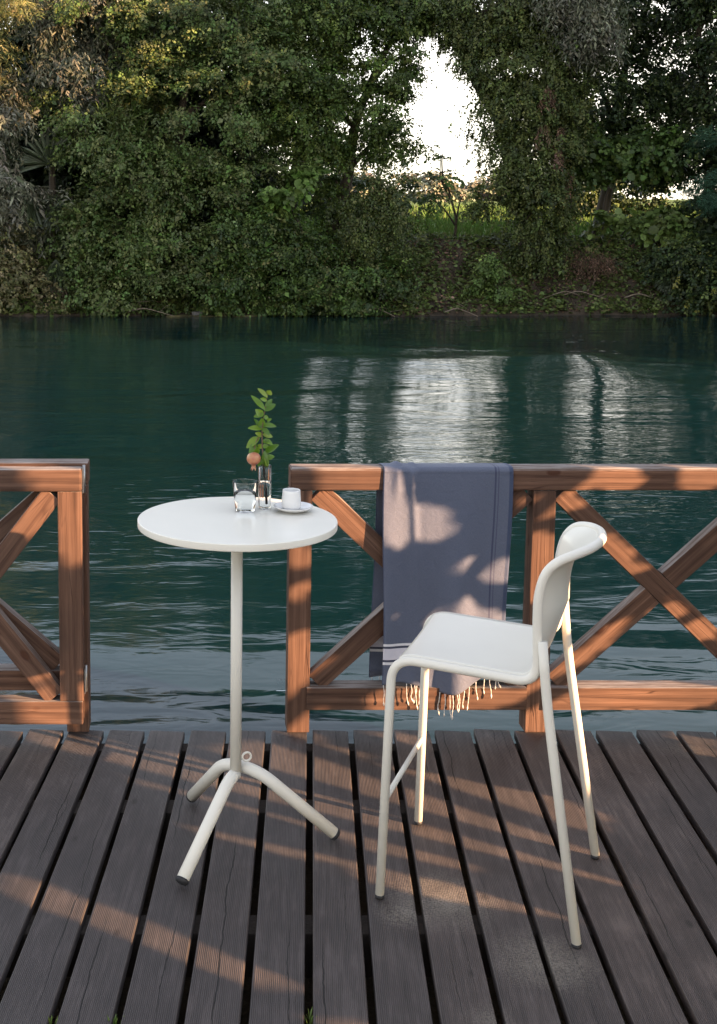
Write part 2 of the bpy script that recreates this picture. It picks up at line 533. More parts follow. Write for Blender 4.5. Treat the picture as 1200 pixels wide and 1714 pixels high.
def swell(x, y):
    # added swell: its slope is shaped to mirror bright sky towards the view
    cr_ = 23.0 + 0.45 * math.sin(x * 0.9 + 0.5) + 0.25 * math.sin(x * 2.3)
    w = smooth01((x - 1.2) / 2.2) * smooth01((8.9 - x) / 1.1) * (0.85 + 0.15 * math.sin(x * 1.7))
    if y < 15: return 0.0
    if y < cr_: return 0.18 * w * ((y - 15) / (cr_ - 15)) ** 2
    return 0.18 * w * (1 - smooth01((y - cr_) / 2.4))
vs = [(x, y, WATER_Z + swell(x, y)) for y in ys for x in xs]
nx = len(xs)
fs = [(j * nx + i, j * nx + i + 1, (j + 1) * nx + i + 1, (j + 1) * nx + i) for j in range(len(ys) - 1) for i in range(nx - 1)]
tag(mk('river', vs, fs, M_WATER, None, True), 'calm dark teal river reflecting trees and pale sky', kind='structure')

# ------------------------------------------------------------------ terrain beyond the river
def hash_noise(x, y):
    return (math.sin(x * 1.7 + y * 0.6 + 1.3) + math.sin(x * 0.63 - y * 1.9 + 4.1) + math.sin(x * 3.1 + y * 2.3)) / 3.0


def bank_edge(x): return 35.75 + 0.22 * math.sin(x * 0.55 + 0.8) + 0.14 * math.sin(x * 1.7) + 0.07 * math.sin(x * 5.3)


def ground_z(x, y):
    e = y - bank_edge(x)
    if e < 0: return -0.75 + 0.1 * e
    slope = -0.72 + 2.42 * smooth01(e / 3.1) + 0.1 * hash_noise(x * 1.4, y * 1.6) * smooth01(e / 1.0)
    far = max(0.0, y - 39.2)
    return slope + 0.056 * min(far, 42) + 0.02 * max(0.0, min(far - 42, 200))


m, n, l, b = newmat('earth_and_grass')
geo = nd(n, 'ShaderNodeNewGeometry'); sep = nd(n, 'ShaderNodeSeparateXYZ'); l.new(geo.outputs['Position'], sep.inputs[0])
ns = nd(n, 'ShaderNodeTexNoise', in_Scale=1.3, in_Detail=7.0, in_Roughness=0.65); l.new(geo.outputs['Position'], ns.inputs['Vector'])
gr = ramp(n, [(0.3, (0.070, 0.125, 0.022)), (0.55, (0.100, 0.170, 0.035)), (0.8, (0.150, 0.200, 0.055))]); l.new(ns.outputs['Fac'], gr.inputs['Fac'])
ea = ramp(n, [(0.3, (0.022, 0.016, 0.010)), (0.55, (0.055, 0.040, 0.026)), (0.8, (0.12, 0.085, 0.055))]); l.new(ns.outputs['Fac'], ea.inputs['Fac'])
yy = mth(n, l, 'MULTIPLY_ADD', sep.outputs['Y'], 1 / 1.2, -38.6 / 1.2)
yy2 = mth(n, l, 'ADD', yy, mth(n, l, 'MULTIPLY_ADD', ns.outputs['Fac'], 1.2, -0.6), clamp=True)
l.new(mix(n, l, yy2, ea.outputs['Color'], gr.outputs['Color']), b.inputs['Base Color'])
b.inputs['Roughness'].default_value = 0.95
bp = nd(n, 'ShaderNodeBump', in_Strength=0.6, in_Distance=0.15); l.new(ns.outputs['Fac'], bp.inputs['Height']); l.new(bp.outputs['Normal'], b.inputs['Normal'])
M_GROUND = m
xs = list(np.concatenate([np.linspace(-400, -20, 12), np.linspace(-18, 34, 131), np.linspace(36, 400, 12)]))
ys = list(np.concatenate([np.linspace(34.5, 42, 46), np.linspace(43, 90, 30), np.linspace(100, 800, 12)]))
vs = [(x, y, ground_z(x, y)) for y in ys for x in xs]
nx = len(xs)
fs = [(j * nx + i, j * nx + i + 1, (j + 1) * nx + i + 1, (j + 1) * nx + i) for j in range(len(ys) - 1) for i in range(nx - 1)]
tag(mk('far_bank_ground', vs, fs, M_GROUND, None, True), 'sloping earth bank and meadow across the river', kind='structure')
# the near bank under and behind the deck
xs = np.linspace(-220, 220, 45); ys = np.concatenate([np.linspace(-260, 0, 30), np.linspace(0.5, 4.3, 6), np.linspace(4.35, 4.7, 8)])
vs = [(x, y, -0.62 + 0.22 * smooth01((4.66 - y) / 0.2)) for y in ys for x in xs]
nx = len(xs)
fs = [(j * nx + i, j * nx + i + 1, (j + 1) * nx + i + 1, (j + 1) * nx + i) for j in range(len(ys) - 1) for i in range(nx - 1)]
tag(mk('near_bank_ground', vs, fs, M_GROUND, None, True), 'earth bank below the deck', kind='structure')

# ------------------------------------------------------------------ deck
random.seed(4)
deck = thing('deck', (0.5, 2.0, 0), 'weathered grooved timber deck at the water edge', 'deck', kind='structure')
del deck['category']
QD = Vector((0.1093, 0.994, 0)).normalized()           # board direction
BOARD_W, BOARD_T, PITCH = 0.143, 0.034, 0.1656
rz = math.atan2(QD.y, QD.x)
board_me = box_mesh('plank', 5.6, BOARD_W, BOARD_T, M_DECK, 0.005, 2)
for k in range(-15, 18):
    xc = 0.53 + PITCH * (k + 0.5)                       # centre of the board at y = 4.64
    yend = 4.672 + random.uniform(-0.006, 0.006)
    end = Vector((xc + 0.11 * (yend - 4.64), yend, 0))
    c = end - QD * 2.8
    c.z = -BOARD_T / 2 + random.uniform(-0.0022, 0.0018)
    M = Matrix.Translation(c) @ Matrix.Rotation(rz + random.uniform(-0.0012, 0.0012), 4, 'Z') @ Matrix.Rotation(random.uniform(-0.006, 0.006), 4, 'X')
    o = bpy.data.objects.new('plank', board_me)
    link(o, deck, M)
M_JOIST = bark_mat('dark_joist_timber', (0.02, 0.016, 0.013), (0.075, 0.06, 0.05))
for yj in (4.60, 4.10, 3.36, 2.62, 1.88, 1.14, 0.40, -0.4):
    beam('joist', (-2.4, yj, -BOARD_T - 0.075), (3.4, yj, -BOARD_T - 0.075), 0.07 if yj > 4.2 else 0.10, 0.14, M_JOIST, deck, 0.004)
beam('gap_screen', (-2.4, 4.600, -0.345), (3.4, 4.600, -0.345), 0.06, 0.33, M_JOIST, deck, 0.004)  # added board that blocks the bright water behind the plank gaps
for xj in (-1.6, 0.2, 2.0):
    for yj in (4.45, 2.4):
        beam('pile', (xj, yj, -2.0), (xj, yj, -BOARD_T - 0.147), 0.16, 0.16, M_JOIST, deck, 0.01)

# ------------------------------------------------------------------ fences
YF = 4.647                                              # front face of the posts
P = 0.090


def cross_panel(root, xl, xr, y, z0, z1, front='\\', w=0.085, d=0.058):
    """two crossed braces between xl and xr, halved where they cross; `front` is the one that runs through"""
    a0, a1 = Vector((xl, y, z1)), Vector((xr, y, z0))
    b0, b1 = Vector((xl, y, z0)), Vector((xr, y, z1))
    if front == '/': a0, a1, b0, b1 = b0, b1, a0, a1
    ins = 0.052
    da = (a1 - a0).normalized(); db = (b1 - b0).normalized()
    beam('brace', a0 + da * ins, a1 - da * ins, d, w, M_WOOD, root, 0.0025)
    mid = (b0 + b1) / 2
    half = w / 2 / abs(math.sin(da.angle(db))) + 0.0015
    beam('brace', b0 + db * ins, mid - db * half, d - 0.004, w, M_WOOD, root, 0.0025)
    beam('brace', mid + db * half, b1 - db * ins, d - 0.004, w, M_WOOD, root, 0.0025)


fence = thing('wooden_fence', (0.48, YF + 0.045, 0), 'reddish timber railing with crossed braces holding the draped towel', 'fence')
xa, xb, xd = 0.483, 1.451, 2.419
post_x = (xa, xb, xd)
for x in post_x:
    beam('post', (x, YF + P / 2, 0.001), (x, YF + P / 2, 1.004), P, P, M_WOOD, fence, 0.0025)
# the top rail runs through, with well rounded upper edges
bm = bmesh.new(); bmesh.ops.create_cube(bm, size=1); Lr = 2.95
bmesh.ops.scale(bm, vec=(Lr, 0.104, 0.090), verts=bm.verts)
te = [e for e in bm.edges if all(v.co.z > 0 for v in e.verts) and abs(e.verts[0].co.x - e.verts[1].co.x) > 1]
bmesh.ops.bevel(bm, geom=te, offset=0.018, segments=4, affect='EDGES', profile=0.5)
rest = [e for e in bm.edges if e.calc_face_angle(0) > 0.9]
bmesh.ops.bevel(bm, geom=rest, offset=0.004, segments=2, affect='EDGES')
rail_me = bpy.data.meshes.new('top_rail'); bm.to_mesh(rail_me); bm.free(); rail_me.materials.append(M_WOOD)
link(bpy.data.objects.new('top_rail', rail_me), fence, Matrix.Translation((0.441 + Lr / 2, YF + 0.046, 1.0515)))
for (x0, x1) in ((xa, xb), (xb, xd)):
    beam('bottom_rail', (x0 + P / 2 - 0.014, YF + 0.030, 0.148), (x1 - P / 2 - 0.002, YF + 0.030, 0.148), 0.088, 0.093, M_WOOD, fence, 0.003)
    cross_panel(fence, x0 + P / 2 - 0.012, x1 - P / 2 + 0.012, YF + 0.042, 0.170, 1.030)
# clear plastic plate on the first post
m, n, l, b = newmat('clear_plastic')
b.inputs['Base Color'].default_value = (0.95, 0.97, 0.98, 1); b.inputs['Transmission Weight'].default_value = 1.0
b.inputs['Roughness'].default_value = 0.05; b.inputs['IOR'].default_value = 1.3
beam('clear_plate', (0.395, YF + 0.03, 0.190), (0.4375, YF + 0.03, 0.190), 0.004, 0.046, m, fence, 0.0)

fence2 = thing('wooden_fence', (-0.41, YF + 0.05, 0), 'reddish timber railing behind the folded gate, cut off by the left edge', 'fence')
xq = -0.412
for x in (xq, xq - 1.0):
    beam('post', (x, YF + 0.055, 0.001), (x, YF + 0.055, 1.024), 0.102, 0.09, M_WOOD, fence2, 0.004)
beam('top_rail', (-1.9, YF + 0.060, 1.069), (-0.3615, YF + 0.060, 1.069), 0.098, 0.089, M_WOOD, fence2, 0.008)
beam('bottom_rail', (-1.362, YF + 0.055, 0.215), (-0.464, YF + 0.055, 0.215), 0.085, 0.085, M_WOOD, fence2, 0.005)
cross_panel(fence2, -1.362, -0.455, YF + 0.05, 0.24, 1.05, '/')

gate = thing('folding_gate', (-0.8, YF - 0.04, 0), 'timber gate leaf folded flat against the railing on the left', 'gate')
GY = YF - 0.040                                          # centre plane, just before the posts
gx0, gx1 = -1.25, -0.381
beam('stile', (gx1 - 0.048, GY, 0.164), (gx1 - 0.048, GY, 1.016), 0.070, 0.094, M_WOOD, gate, 0.004, R(0))
beam('stile', (gx0 + 0.048, GY, 0.164), (gx0 + 0.048, GY, 1.016), 0.070, 0.094, M_WOOD, gate, 0.0025)
beam('top_rail', (gx0, GY - 0.001, 1.0605), (gx1, GY - 0.001, 1.0605), 0.076, 0.088, M_WOOD, gate, 0.009)
beam('bottom_rail', (gx0, GY - 0.001, 0.116), (gx1 - 0.004, GY - 0.001, 0.116), 0.076, 0.094, M_WOOD, gate, 0.0025)
cross_panel(gate, gx0 + 0.085, gx1 - 0.085, GY + 0.002, 0.135, 1.045, '/', 0.085, 0.056)
for zz in (1.055, 0.235):
    mb = MB()
    mb.tube([(gx1 + 0.005, GY + 0.028, zz - 0.055), (gx1 + 0.005, GY + 0.028, zz + 0.055)], 0.0055, 10)
    hg = mb.build('hinge', M_STEEL, gate)
    beam('hinge_leaf', (gx1 + 0.0035, GY + 0.005, zz - 0.05), (gx1 + 0.0035, GY + 0.005, zz + 0.05), 0.032, 0.003, M_STEEL, hg, 0.0)

# ------------------------------------------------------------------ foliage machinery
rng = np.random.default_rng(7)


def unit(a): return a / np.maximum(np.linalg.norm(a, axis=-1, keepdims=True), 1e-9)


LEAF_SHAPES = {   # (along, across) of base, two left, tip, two right
    'broad': [(0, 0), (0.22, -0.42), (0.68, -0.40), (1, 0), (0.68, 0.40), (0.22, 0.42)],
    'oval': [(0, 0), (0.30, -0.36), (0.65, -0.30), (1, 0), (0.65, 0.30), (0.30, 0.36)],
    'narrow': [(0, 0), (0.30, -0.13), (0.65, -0.12), (1, 0), (0.65, 0.12), (0.30, 0.13)],
    'kite': [(0, 0), (0.42, -0.37), (1, 0), (0.42, 0.37)],
    'needle': [(0, 0), (0.30, -0.055), (0.75, -0.05), (1, 0), (0.75, 0.05), (0.30, 0.055)],
}


def leaves_object(name, pos, dirs, nrm, size, col, shape, mat, parent=None, fold=0.25, origin=(0, 0, 0), droop=0.12):
    N = len(pos)
    d = unit(dirs); s = unit(np.cross(d, nrm)); nn = np.cross(s, d)
    sh = LEAF_SHAPES[shape]
    K = len(sh)
    V = np.zeros((N, K, 3))
    for i, (a, c) in enumerate(sh):
        V[:, i] = pos + d * (a * size)[:, None] + s * (c * size)[:, None] + nn * (abs(c) * fold * size)[:, None] - nn * (droop * a * a * size)[:, None]
    V -= np.array(origin)
    me = bpy.data.meshes.new(name)
    me.vertices.add(N * K); me.vertices.foreach_set('co', V.astype(np.float32).ravel())
    base = np.arange(N)[:, None] * K
    q = 4 if K == 6 else 3
    fa, fb = ([0, 3, 2, 1], [0, 5, 4, 3]) if K == 6 else ([0, 2, 1], [0, 3, 2])
    F = np.concatenate([base + np.array([fa]), base + np.array([fb])], 1).ravel()
    me.loops.add(N * 2 * q); me.loops.foreach_set('vertex_index', F.astype(np.int32))
    me.polygons.add(N * 2)
    me.polygons.foreach_set('loop_start', np.arange(0, N * 2 * q, q, dtype=np.int32))
    me.polygons.foreach_set('loop_total', np.full(N * 2, q, dtype=np.int32))
    me.update(calc_edges=True)
    ca = me.attributes.new('Col', 'FLOAT_COLOR', 'POINT')
    C = np.ones((N, K, 4), np.float32); C[:, :, :3] = col[:, None, :]
    ca.data.foreach_set('color', C.ravel())
    me.materials.append(mat)
    o = bpy.data.objects.new(name, me)
    link(o, parent, Matrix.Translation(Vector(origin)))
    return o


def pick_cols(N, palette, jit=0.18):
    w = np.array([p[1] for p in palette], float); w /= w.sum()
    idx = rng.choice(len(palette), N, p=w)
    c = np.array([p[0] for p in palette])[idx]
    return c * np.exp(rng.normal(0, jit, (N, 1))) * np.exp(rng.normal(0, 0.05, (N, 3)))


def sprays(blobs, n, per, slen, palette, out=0.8, droop=0.5, shell=0.22, lumps=0.28, flat=0.6, jit=0.22, back=0.45, leafdroop=0.35, spread=0.75, up=0.75, facing=0.55, bough=15, bsize=0.32):
    """twigs of leaves set through a crown made of ellipsoids; returns leaf pos, dir, normal, colour"""
    B = np.array(blobs, float)
    area = (B[:, 3] * B[:, 4] + B[:, 3] * B[:, 5] + B[:, 4] * B[:, 5])
    nb = max(3, n // bough)
    bi = rng.choice(len(B), nb * 3, p=area / area.sum())
    dv = unit(rng.normal(size=(nb * 3, 3)))
    keep = (dv[:, 1] < 0.25) | (rng.random(nb * 3) < back)
    bi, dv = bi[keep][:nb], dv[keep][:nb]
    nb = len(bi)
    ph = rng.random((len(B), 3)) * 6.28
    lum = (np.sin(dv[:, 0] * 5.1 + ph[bi, 0]) + np.sin(dv[:, 2] * 6.3 + ph[bi, 1]) + np.sin((dv[:, 0] + dv[:, 2]) * 8.7 + ph[bi, 2])) / 3
    rad = (1 - np.abs(rng.normal(0, shell, nb))) * (1 + lumps * lum)
    cb = B[bi, :3] + dv * B[bi, 3:6] * rad[:, None]
    ob = unit(dv / B[bi, 3:6])
    bs = bsize * np.minimum(1.0, B[bi, 3:6].min(1) / 0.6) * rng.uniform(0.6, 1.35, nb)
    w_ = rng.choice(nb, n, p=bs / bs.sum())
    c = cb[w_] + rng.normal(size=(n, 3)) * bs[w_][:, None] * np.array([1.0, 0.8, 0.42])
    o = unit(ob[w_] + rng.normal(0, 0.25, (n, 3)))
    boughcol = np.exp(rng.normal(0, 0.16, (nb, 1)))
    t = unit(o * out + np.array([0, 0, -droop]) + rng.normal(0, 0.35, (n, 3)))
    side = unit(np.cross(t, np.array([0, 0, 1.0])) + rng.normal(0, 0.15, (n, 3)))
    base_c = pick_cols(n, palette, jit) * boughcol[w_]
    L = slen * rng.uniform(0.6, 1.3, n)
    k = np.linspace(0.08, 1, per)
    pos = c[:, None] + t[:, None] * (k[None, :, None] - 0.3) * L[:, None, None]
    sgn = np.where(np.arange(per) % 2 == 0, 1.0, -1.0)[None, :, None]
    pos = pos + side[:, None] * sgn * (0.05 * L[:, None, None]) + rng.normal(0, 0.05, (n, per, 3)) * L[:, None, None]
    pos[..., 2] -= (k[None] ** 2) * droop * 0.25 * L[:, None]
    ld = unit(t[:, None] * 0.55 + side[:, None] * sgn * spread + np.array([0, 0, -leafdroop]) + rng.normal(0, 0.28, (n, per, 3)))
    ln = unit(np.array([0, -0.15, up]) + o[:, None] * facing + rng.normal(0, 0.42, (n, per, 3)))
    col = base_c[:, None] * np.exp(rng.normal(0, 0.14, (n, per, 1)))
    return pos.reshape(-1, 3), ld.reshape(-1, 3), ln.reshape(-1, 3), col.reshape(-1, 3)


def limbs(mb, base, blobs, r0, seg=9):
    """a trunk with a limb to every part of the crown"""
    base = Vector(base)
    top = max((Vector(b[:3]) for b in blobs), key=lambda v: v.z)
    mid = base.lerp(top, 0.5); mid.x = base.x * 0.7 + top.x * 0.3
    tr = catmull([base, base.lerp(mid, 0.5) + Vector((0.12, 0, 0)), mid, mid.lerp(top, 0.5) + Vector((-0.15, 0.05, 0)), top], 4)
    mb.tube(tr, [r0 * (1 - 0.8 * i / len(tr)) for i in range(len(tr))], seg)
    for b in blobs:
        c = Vector(b[:3])
        s = min(tr, key=lambda p: abs(p.z - (c.z - 0.8)))
        if (c - s).length < 0.3: continue
        pth = catmull([s, s.lerp(c, 0.5) + Vector((0, 0, 0.2)), c + Vector((0, -0.2, 0.1))], 4)
        mb.tube(pth, [r0 * 0.4 * (1 - 0.75 * i / len(pth)) + 0.012 for i in range(len(pth))], 6)


def tree(name, label, cat, base, blobs, n, per, slen, lsize, shape, palette, mat=None, trunk_r=0.16, group=None, **kw):
    root = thing(name, base, label, cat, group)
    fold = kw.pop('fold', 0.25); sj = kw.pop('sj', 0.3)
    pos, d, nn, col = sprays(blobs, n, per, slen, palette, **kw)
    # nothing hangs below the water
    ok = pos[:, 2] > WATER_Z + 0.06
    pos, d, nn, col = pos[ok], d[ok], nn[ok], col[ok]
    sz = lsize * np.exp(rng.normal(0, sj, len(pos)))
    leaves_object('crown', pos, d, nn, sz, col, shape, mat or M_LEAF, root, fold, base)
    if trunk_r:
        mb = MB(); limbs(mb, base, blobs, trunk_r)
        mb.build('trunk', M_BARK, root, True, base)
    return root


OLIVE = [((0.100, 0.118, 0.034), 3), ((0.066, 0.098, 0.024), 3), ((0.135, 0.142, 0.052), 2), ((0.085, 0.125, 0.032), 2), ((0.15, 0.17, 0.07), 0.8)]
GREEN = [((0.055, 0.090, 0.020), 3), ((0.078, 0.115, 0.025), 3), ((0.110, 0.150, 0.035), 1.5), ((0.042, 0.066, 0.018), 2)]
AIRY = [((0.095, 0.125, 0.026), 3), ((0.070, 0.105, 0.020), 3), ((0.135, 0.155, 0.035), 1.5), ((0.050, 0.075, 0.018), 2)]
IVY = [((0.078, 0.095, 0.024), 3), ((0.105, 0.118, 0.030), 2.5), ((0.145, 0.145, 0.045), 1.2), ((0.048, 0.064, 0.018), 2)]
SHADE_GREEN = [((0.013, 0.023, 0.009), 3), ((0.018, 0.031, 0.011), 2), ((0.028, 0.042, 0.014), 0.6)]  # leaf colour darkened to stand for shade in the crown hollows
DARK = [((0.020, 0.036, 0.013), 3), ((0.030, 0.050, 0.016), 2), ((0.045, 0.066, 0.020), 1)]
SILVER = [((0.150, 0.155, 0.110), 3), ((0.190, 0.190, 0.145), 2), ((0.100, 0.110, 0.072), 2)]
GOLD = [((0.19, 0.195, 0.070), 3), ((0.24, 0.22, 0.10), 2), ((0.14, 0.165, 0.06), 2)]
WARM = [((0.16, 0.145, 0.065), 3), ((0.22, 0.19, 0.10), 2), ((0.11, 0.12, 0.045), 2)]
BLUE = [((0.050, 0.120, 0.075), 3), ((0.070, 0.150, 0.100), 2), ((0.035, 0.085, 0.055), 2)]
BROWN = [((0.16, 0.095, 0.065), 2), ((0.22, 0.14, 0.10), 2), ((0.10, 0.065, 0.045), 2)]

for _p in (OLIVE, GREEN, AIRY, IVY):
    _p[:] = [((c[0] * 0.80, c[1] * 0.90, c[2] * 0.86), w) for (c, w) in _p]


def gz(x, y): return ground_z(x, y) - 0.05


# ------------------------------------------------------------------ trees on the far bank
# dense backdrop, its leaves coloured near-black as shade behind the front trees
tree('dense_dark_tree', 'dense tree, leaves coloured dark as shade, behind the leafy trees at upper left', 'tree', (-3.2, 42.5, gz(-3.2, 42.5)),
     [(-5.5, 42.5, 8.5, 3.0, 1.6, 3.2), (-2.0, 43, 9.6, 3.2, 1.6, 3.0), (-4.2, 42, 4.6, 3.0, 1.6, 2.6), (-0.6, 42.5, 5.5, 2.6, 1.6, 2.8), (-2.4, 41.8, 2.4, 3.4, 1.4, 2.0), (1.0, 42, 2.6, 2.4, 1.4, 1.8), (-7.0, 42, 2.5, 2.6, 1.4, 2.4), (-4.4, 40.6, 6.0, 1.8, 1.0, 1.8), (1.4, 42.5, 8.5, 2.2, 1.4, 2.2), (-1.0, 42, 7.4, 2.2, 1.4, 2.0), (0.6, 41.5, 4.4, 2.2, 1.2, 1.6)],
     7500, 12, 0.8, 0.20, 'kite', SHADE_GREEN, trunk_r=0.25, shell=0.4, bough=5, bsize=0.6)
tree('broadleaf_tree', 'tall olive-green broadleaf tree leaning over the river at left', 'tree', (-0.4, 38.6, gz(-0.4, 38.6)),
     [(-1.7, 38.2, 8.2, 2.2, 1.6, 2.0), (0.9, 38.0, 8.6, 2.3, 1.6, 2.2), (-1.9, 37.6, 5.4, 1.8, 1.5, 1.7), (0.6, 37.5, 5.6, 2.2, 1.6, 1.9), (2.3, 37.8, 6.4, 1.6, 1.4, 1.7),
      (-1.5, 37.2, 3.3, 1.7, 1.4, 1.4), (0.7, 37.1, 3.1, 2.0, 1.4, 1.5), (2.3, 37.3, 3.7, 1.3, 1.2, 1.3), (-1.9, 36.8, 1.5, 1.3, 1.0, 1.0), (0.0, 36.7, 1.2, 1.6, 1.1, 1.1), (-1.2, 36.5, 0.2, 1.5, 0.9, 0.75), (0.4, 36.5, 0.2, 1.2, 0.8, 0.7)],
     14000, 11, 0.48, 0.088, 'kite', OLIVE, trunk_r=0.22, droop=0.55, shell=0.17, back=0.25, lumps=0.42, bough=76, bsize=0.36)
tree('hazel_shrub', 'broad-leaved shrub overhanging the water under the palm', 'shrub', (-2.6, 37.6, gz(-2.6, 37.6)),
     [(-2.5, 36.7, 0.6, 0.9, 0.7, 0.7), (-2.9, 36.7, 2.2, 0.8, 0.7, 0.7), (-2.0, 36.4, -0.1, 0.9, 0.6, 0.45)],
     1300, 11, 0.42, 0.09, 'kite', OLIVE, trunk_r=0.06)
tree('silver_willow', 'grey silvery willow crown at the top left', 'tree', (-2.6, 40.0, gz(-2.6, 40.0)),
     [(-3.1, 38.0, 8.9, 1.5, 1.0, 1.3), (-1.9, 38.0, 9.4, 1.1, 0.9, 1.0), (-3.5, 37.8, 7.0, 1.1, 0.8, 0.9), (-2.6, 37.6, 5.6, 0.7, 0.6, 0.9)],
     1500, 16, 0.8, 0.15, 'narrow', SILVER, M_LEAF_MATT, trunk_r=0.12, droop=0.9, jit=0.16, leafdroop=0.5)
tree('silver_willow', 'pale silver-leaved willow at the left edge in low sun', 'tree', (-6.0, 37.6, gz(-6.0, 37.6)),
     [(-6.0, 36.9, 4.9, 1.0, 0.9, 1.4), (-5.6, 36.6, 3.2, 0.75, 0.7, 1.0), (-6.6, 36.8, 3.0, 0.9, 0.8, 1.2), (-5.3, 36.8, 5.9, 0.8, 0.8, 0.8), (-4.6, 37.4, 2.7, 0.8, 0.6, 0.7)],
     1300, 16, 0.7, 0.16, 'narrow', SILVER, M_LEAF_MATT, trunk_r=0.12, droop=0.8, jit=0.16)
tree('golden_conifer', 'feathery golden conifer in the sunlit top left corner', 'tree', (-6.6, 37.2, gz(-6.6, 37.2)),
     [(-6.2, 36.4, 9.2, 1.2, 0.8, 1.2), (-5.9, 36.3, 7.7, 0.95, 0.8, 0.8), (-6.4, 36.4, 6.6, 0.8, 0.7, 0.6)],
     1500, 18, 0.7, 0.13, 'needle', GOLD, M_LEAF_MATT, trunk_r=0.12, droop=0.25, spread=1.1, jit=0.2)
tree('bush', 'warm-toned bush above the water in the lower left corner', 'bush', (-5.6, 37.0, gz(-5.6, 37.0)),
     [(-5.8, 36.5, 1.3, 1.1, 0.8, 0.9), (-5.2, 36.4, 0.4, 1.0, 0.7, 0.6), (-6.5, 36.5, 0.5, 1.0, 0.8, 0.8), (-4.3, 36.5, 0.1, 0.9, 0.6, 0.5)],
     1500, 13, 0.45, 0.09, 'kite', WARM, trunk_r=0.05)

# slim-leaved tree between the willow and the broadleaf tree
tree('bay_tree', 'slim-leaved dark green tree between the palm and the broadleaf tree', 'tree', (-2.1, 38.2, gz(-2.1, 38.2)),
     [(-2.0, 36.9, 4.3, 0.8, 0.6, 1.0), (-1.7, 36.7, 5.6, 0.6, 0.5, 0.8)],
     420, 14, 0.6, 0.16, 'narrow', OLIVE, trunk_r=0.07, droop=-0.5, leafdroop=-0.3)

# the middle, ivy-clad trees with the sky twinkling through
tree('ivy_clad_tree', 'airy ivy-clad tree left of the bright sky gap', 'tree', (4.9, 39.0, gz(4.9, 39.0)),
     [(4.2, 38.6, 8.6, 1.7, 1.3, 1.8), (6.3, 38.6, 8.8, 1.5, 1.2, 1.7), (3.9, 38.3, 6.0, 1.4, 1.2, 1.5), (6.2, 38.4, 6.4, 1.3, 1.1, 1.4), (4.3, 38.2, 4.7, 1.0, 0.9, 0.7), (6.6, 38.2, 4.9, 1.0, 0.9, 0.8), (7.2, 38.4, 8.9, 0.8, 0.8, 0.7), (7.0, 38.3, 7.3, 0.55, 0.6, 1.1), (4.9, 38.8, 2.4, 0.42, 0.4, 0.9), (5.0, 38.7, 3.5, 0.45, 0.4, 0.8), (5.1, 38.6, 4.6, 0.5, 0.4, 0.8)],
     8800, 11, 0.42, 0.085, 'kite', AIRY, trunk_r=0.24, droop=0.7, shell=0.30, lumps=0.4, bsize=0.28, bough=28)
tree('ivy_curtain', 'curtain of small-leaved vines hanging left of the meadow', 'vine', (6.6, 37.6, gz(6.6, 37.6)),
     [(6.5, 37.0, 2.9, 0.6, 0.4, 1.2), (6.9, 36.9, 1.5, 0.45, 0.35, 1.1), (6.0, 36.9, 1.8, 0.55, 0.4, 1.2), (5.4, 37.0, 2.3, 0.6, 0.4, 0.9)],
     1100, 12, 0.45, 0.07, 'kite', IVY, trunk_r=0.03, droop=1.4)
tree('tall_tree', 'tall dark tree behind the ivy-clad one near the top centre', 'tree', (3.4, 42.0, gz(3.4, 42.0)),
     [(2.6, 42, 10.2, 1.6, 1.3, 2.2), (4.6, 42, 10.5, 1.5, 1.3, 2.0), (3.2, 42, 7.0, 1.5, 1.3, 1.8), (2.6, 41.5, 4.0, 1.2, 1.2, 1.6), (7.0, 42, 11.0, 1.6, 1.2, 1.4)],
     2200, 12, 0.6, 0.15, 'kite', DARK, trunk_r=0.26)
tree('bramble_mound', 'broad green mound of brambles spilling into the river at centre', 'bush', (3.2, 37.4, gz(3.2, 37.4)),
     [(1.6, 36.5, 0.9, 1.3, 0.8, 1.0), (3.2, 36.5, 1.0, 1.4, 0.8, 1.1), (4.8, 36.6, 0.8, 1.3, 0.8, 1.0), (2.0, 36.6, 2.0, 1.0, 0.8, 0.8), (3.4, 36.7, 1.6, 1.0, 0.8, 0.6), (1.6, 36.2, -0.1, 1.2, 0.6, 0.5), (3.2, 36.2, -0.1, 1.2, 0.6, 0.5), (4.8, 36.3, -0.1, 1.2, 0.6, 0.5), (6.2, 36.4, 0.3, 1.0, 0.6, 0.8)],
     6500, 11, 0.42, 0.082, 'kite', GREEN + [((0.11, 0.125, 0.04), 1.5)], trunk_r=0.05, shell=0.17, bough=64, bsize=0.30)
tree('young_ash', 'light green feathery young tree above the bramble mound', 'tree', (3.9, 37.6, gz(3.9, 37.6)),
     [(2.9, 36.4, 3.0, 0.5, 0.4, 0.5), (3.5, 36.5, 3.4, 0.4, 0.4, 0.4), (2.3, 36.3, 1.9, 0.5, 0.4, 0.3)],
     150, 12, 0.6, 0.17, 'oval', [((0.10, 0.17, 0.035), 2), ((0.13, 0.20, 0.05), 1)], trunk_r=0.05)

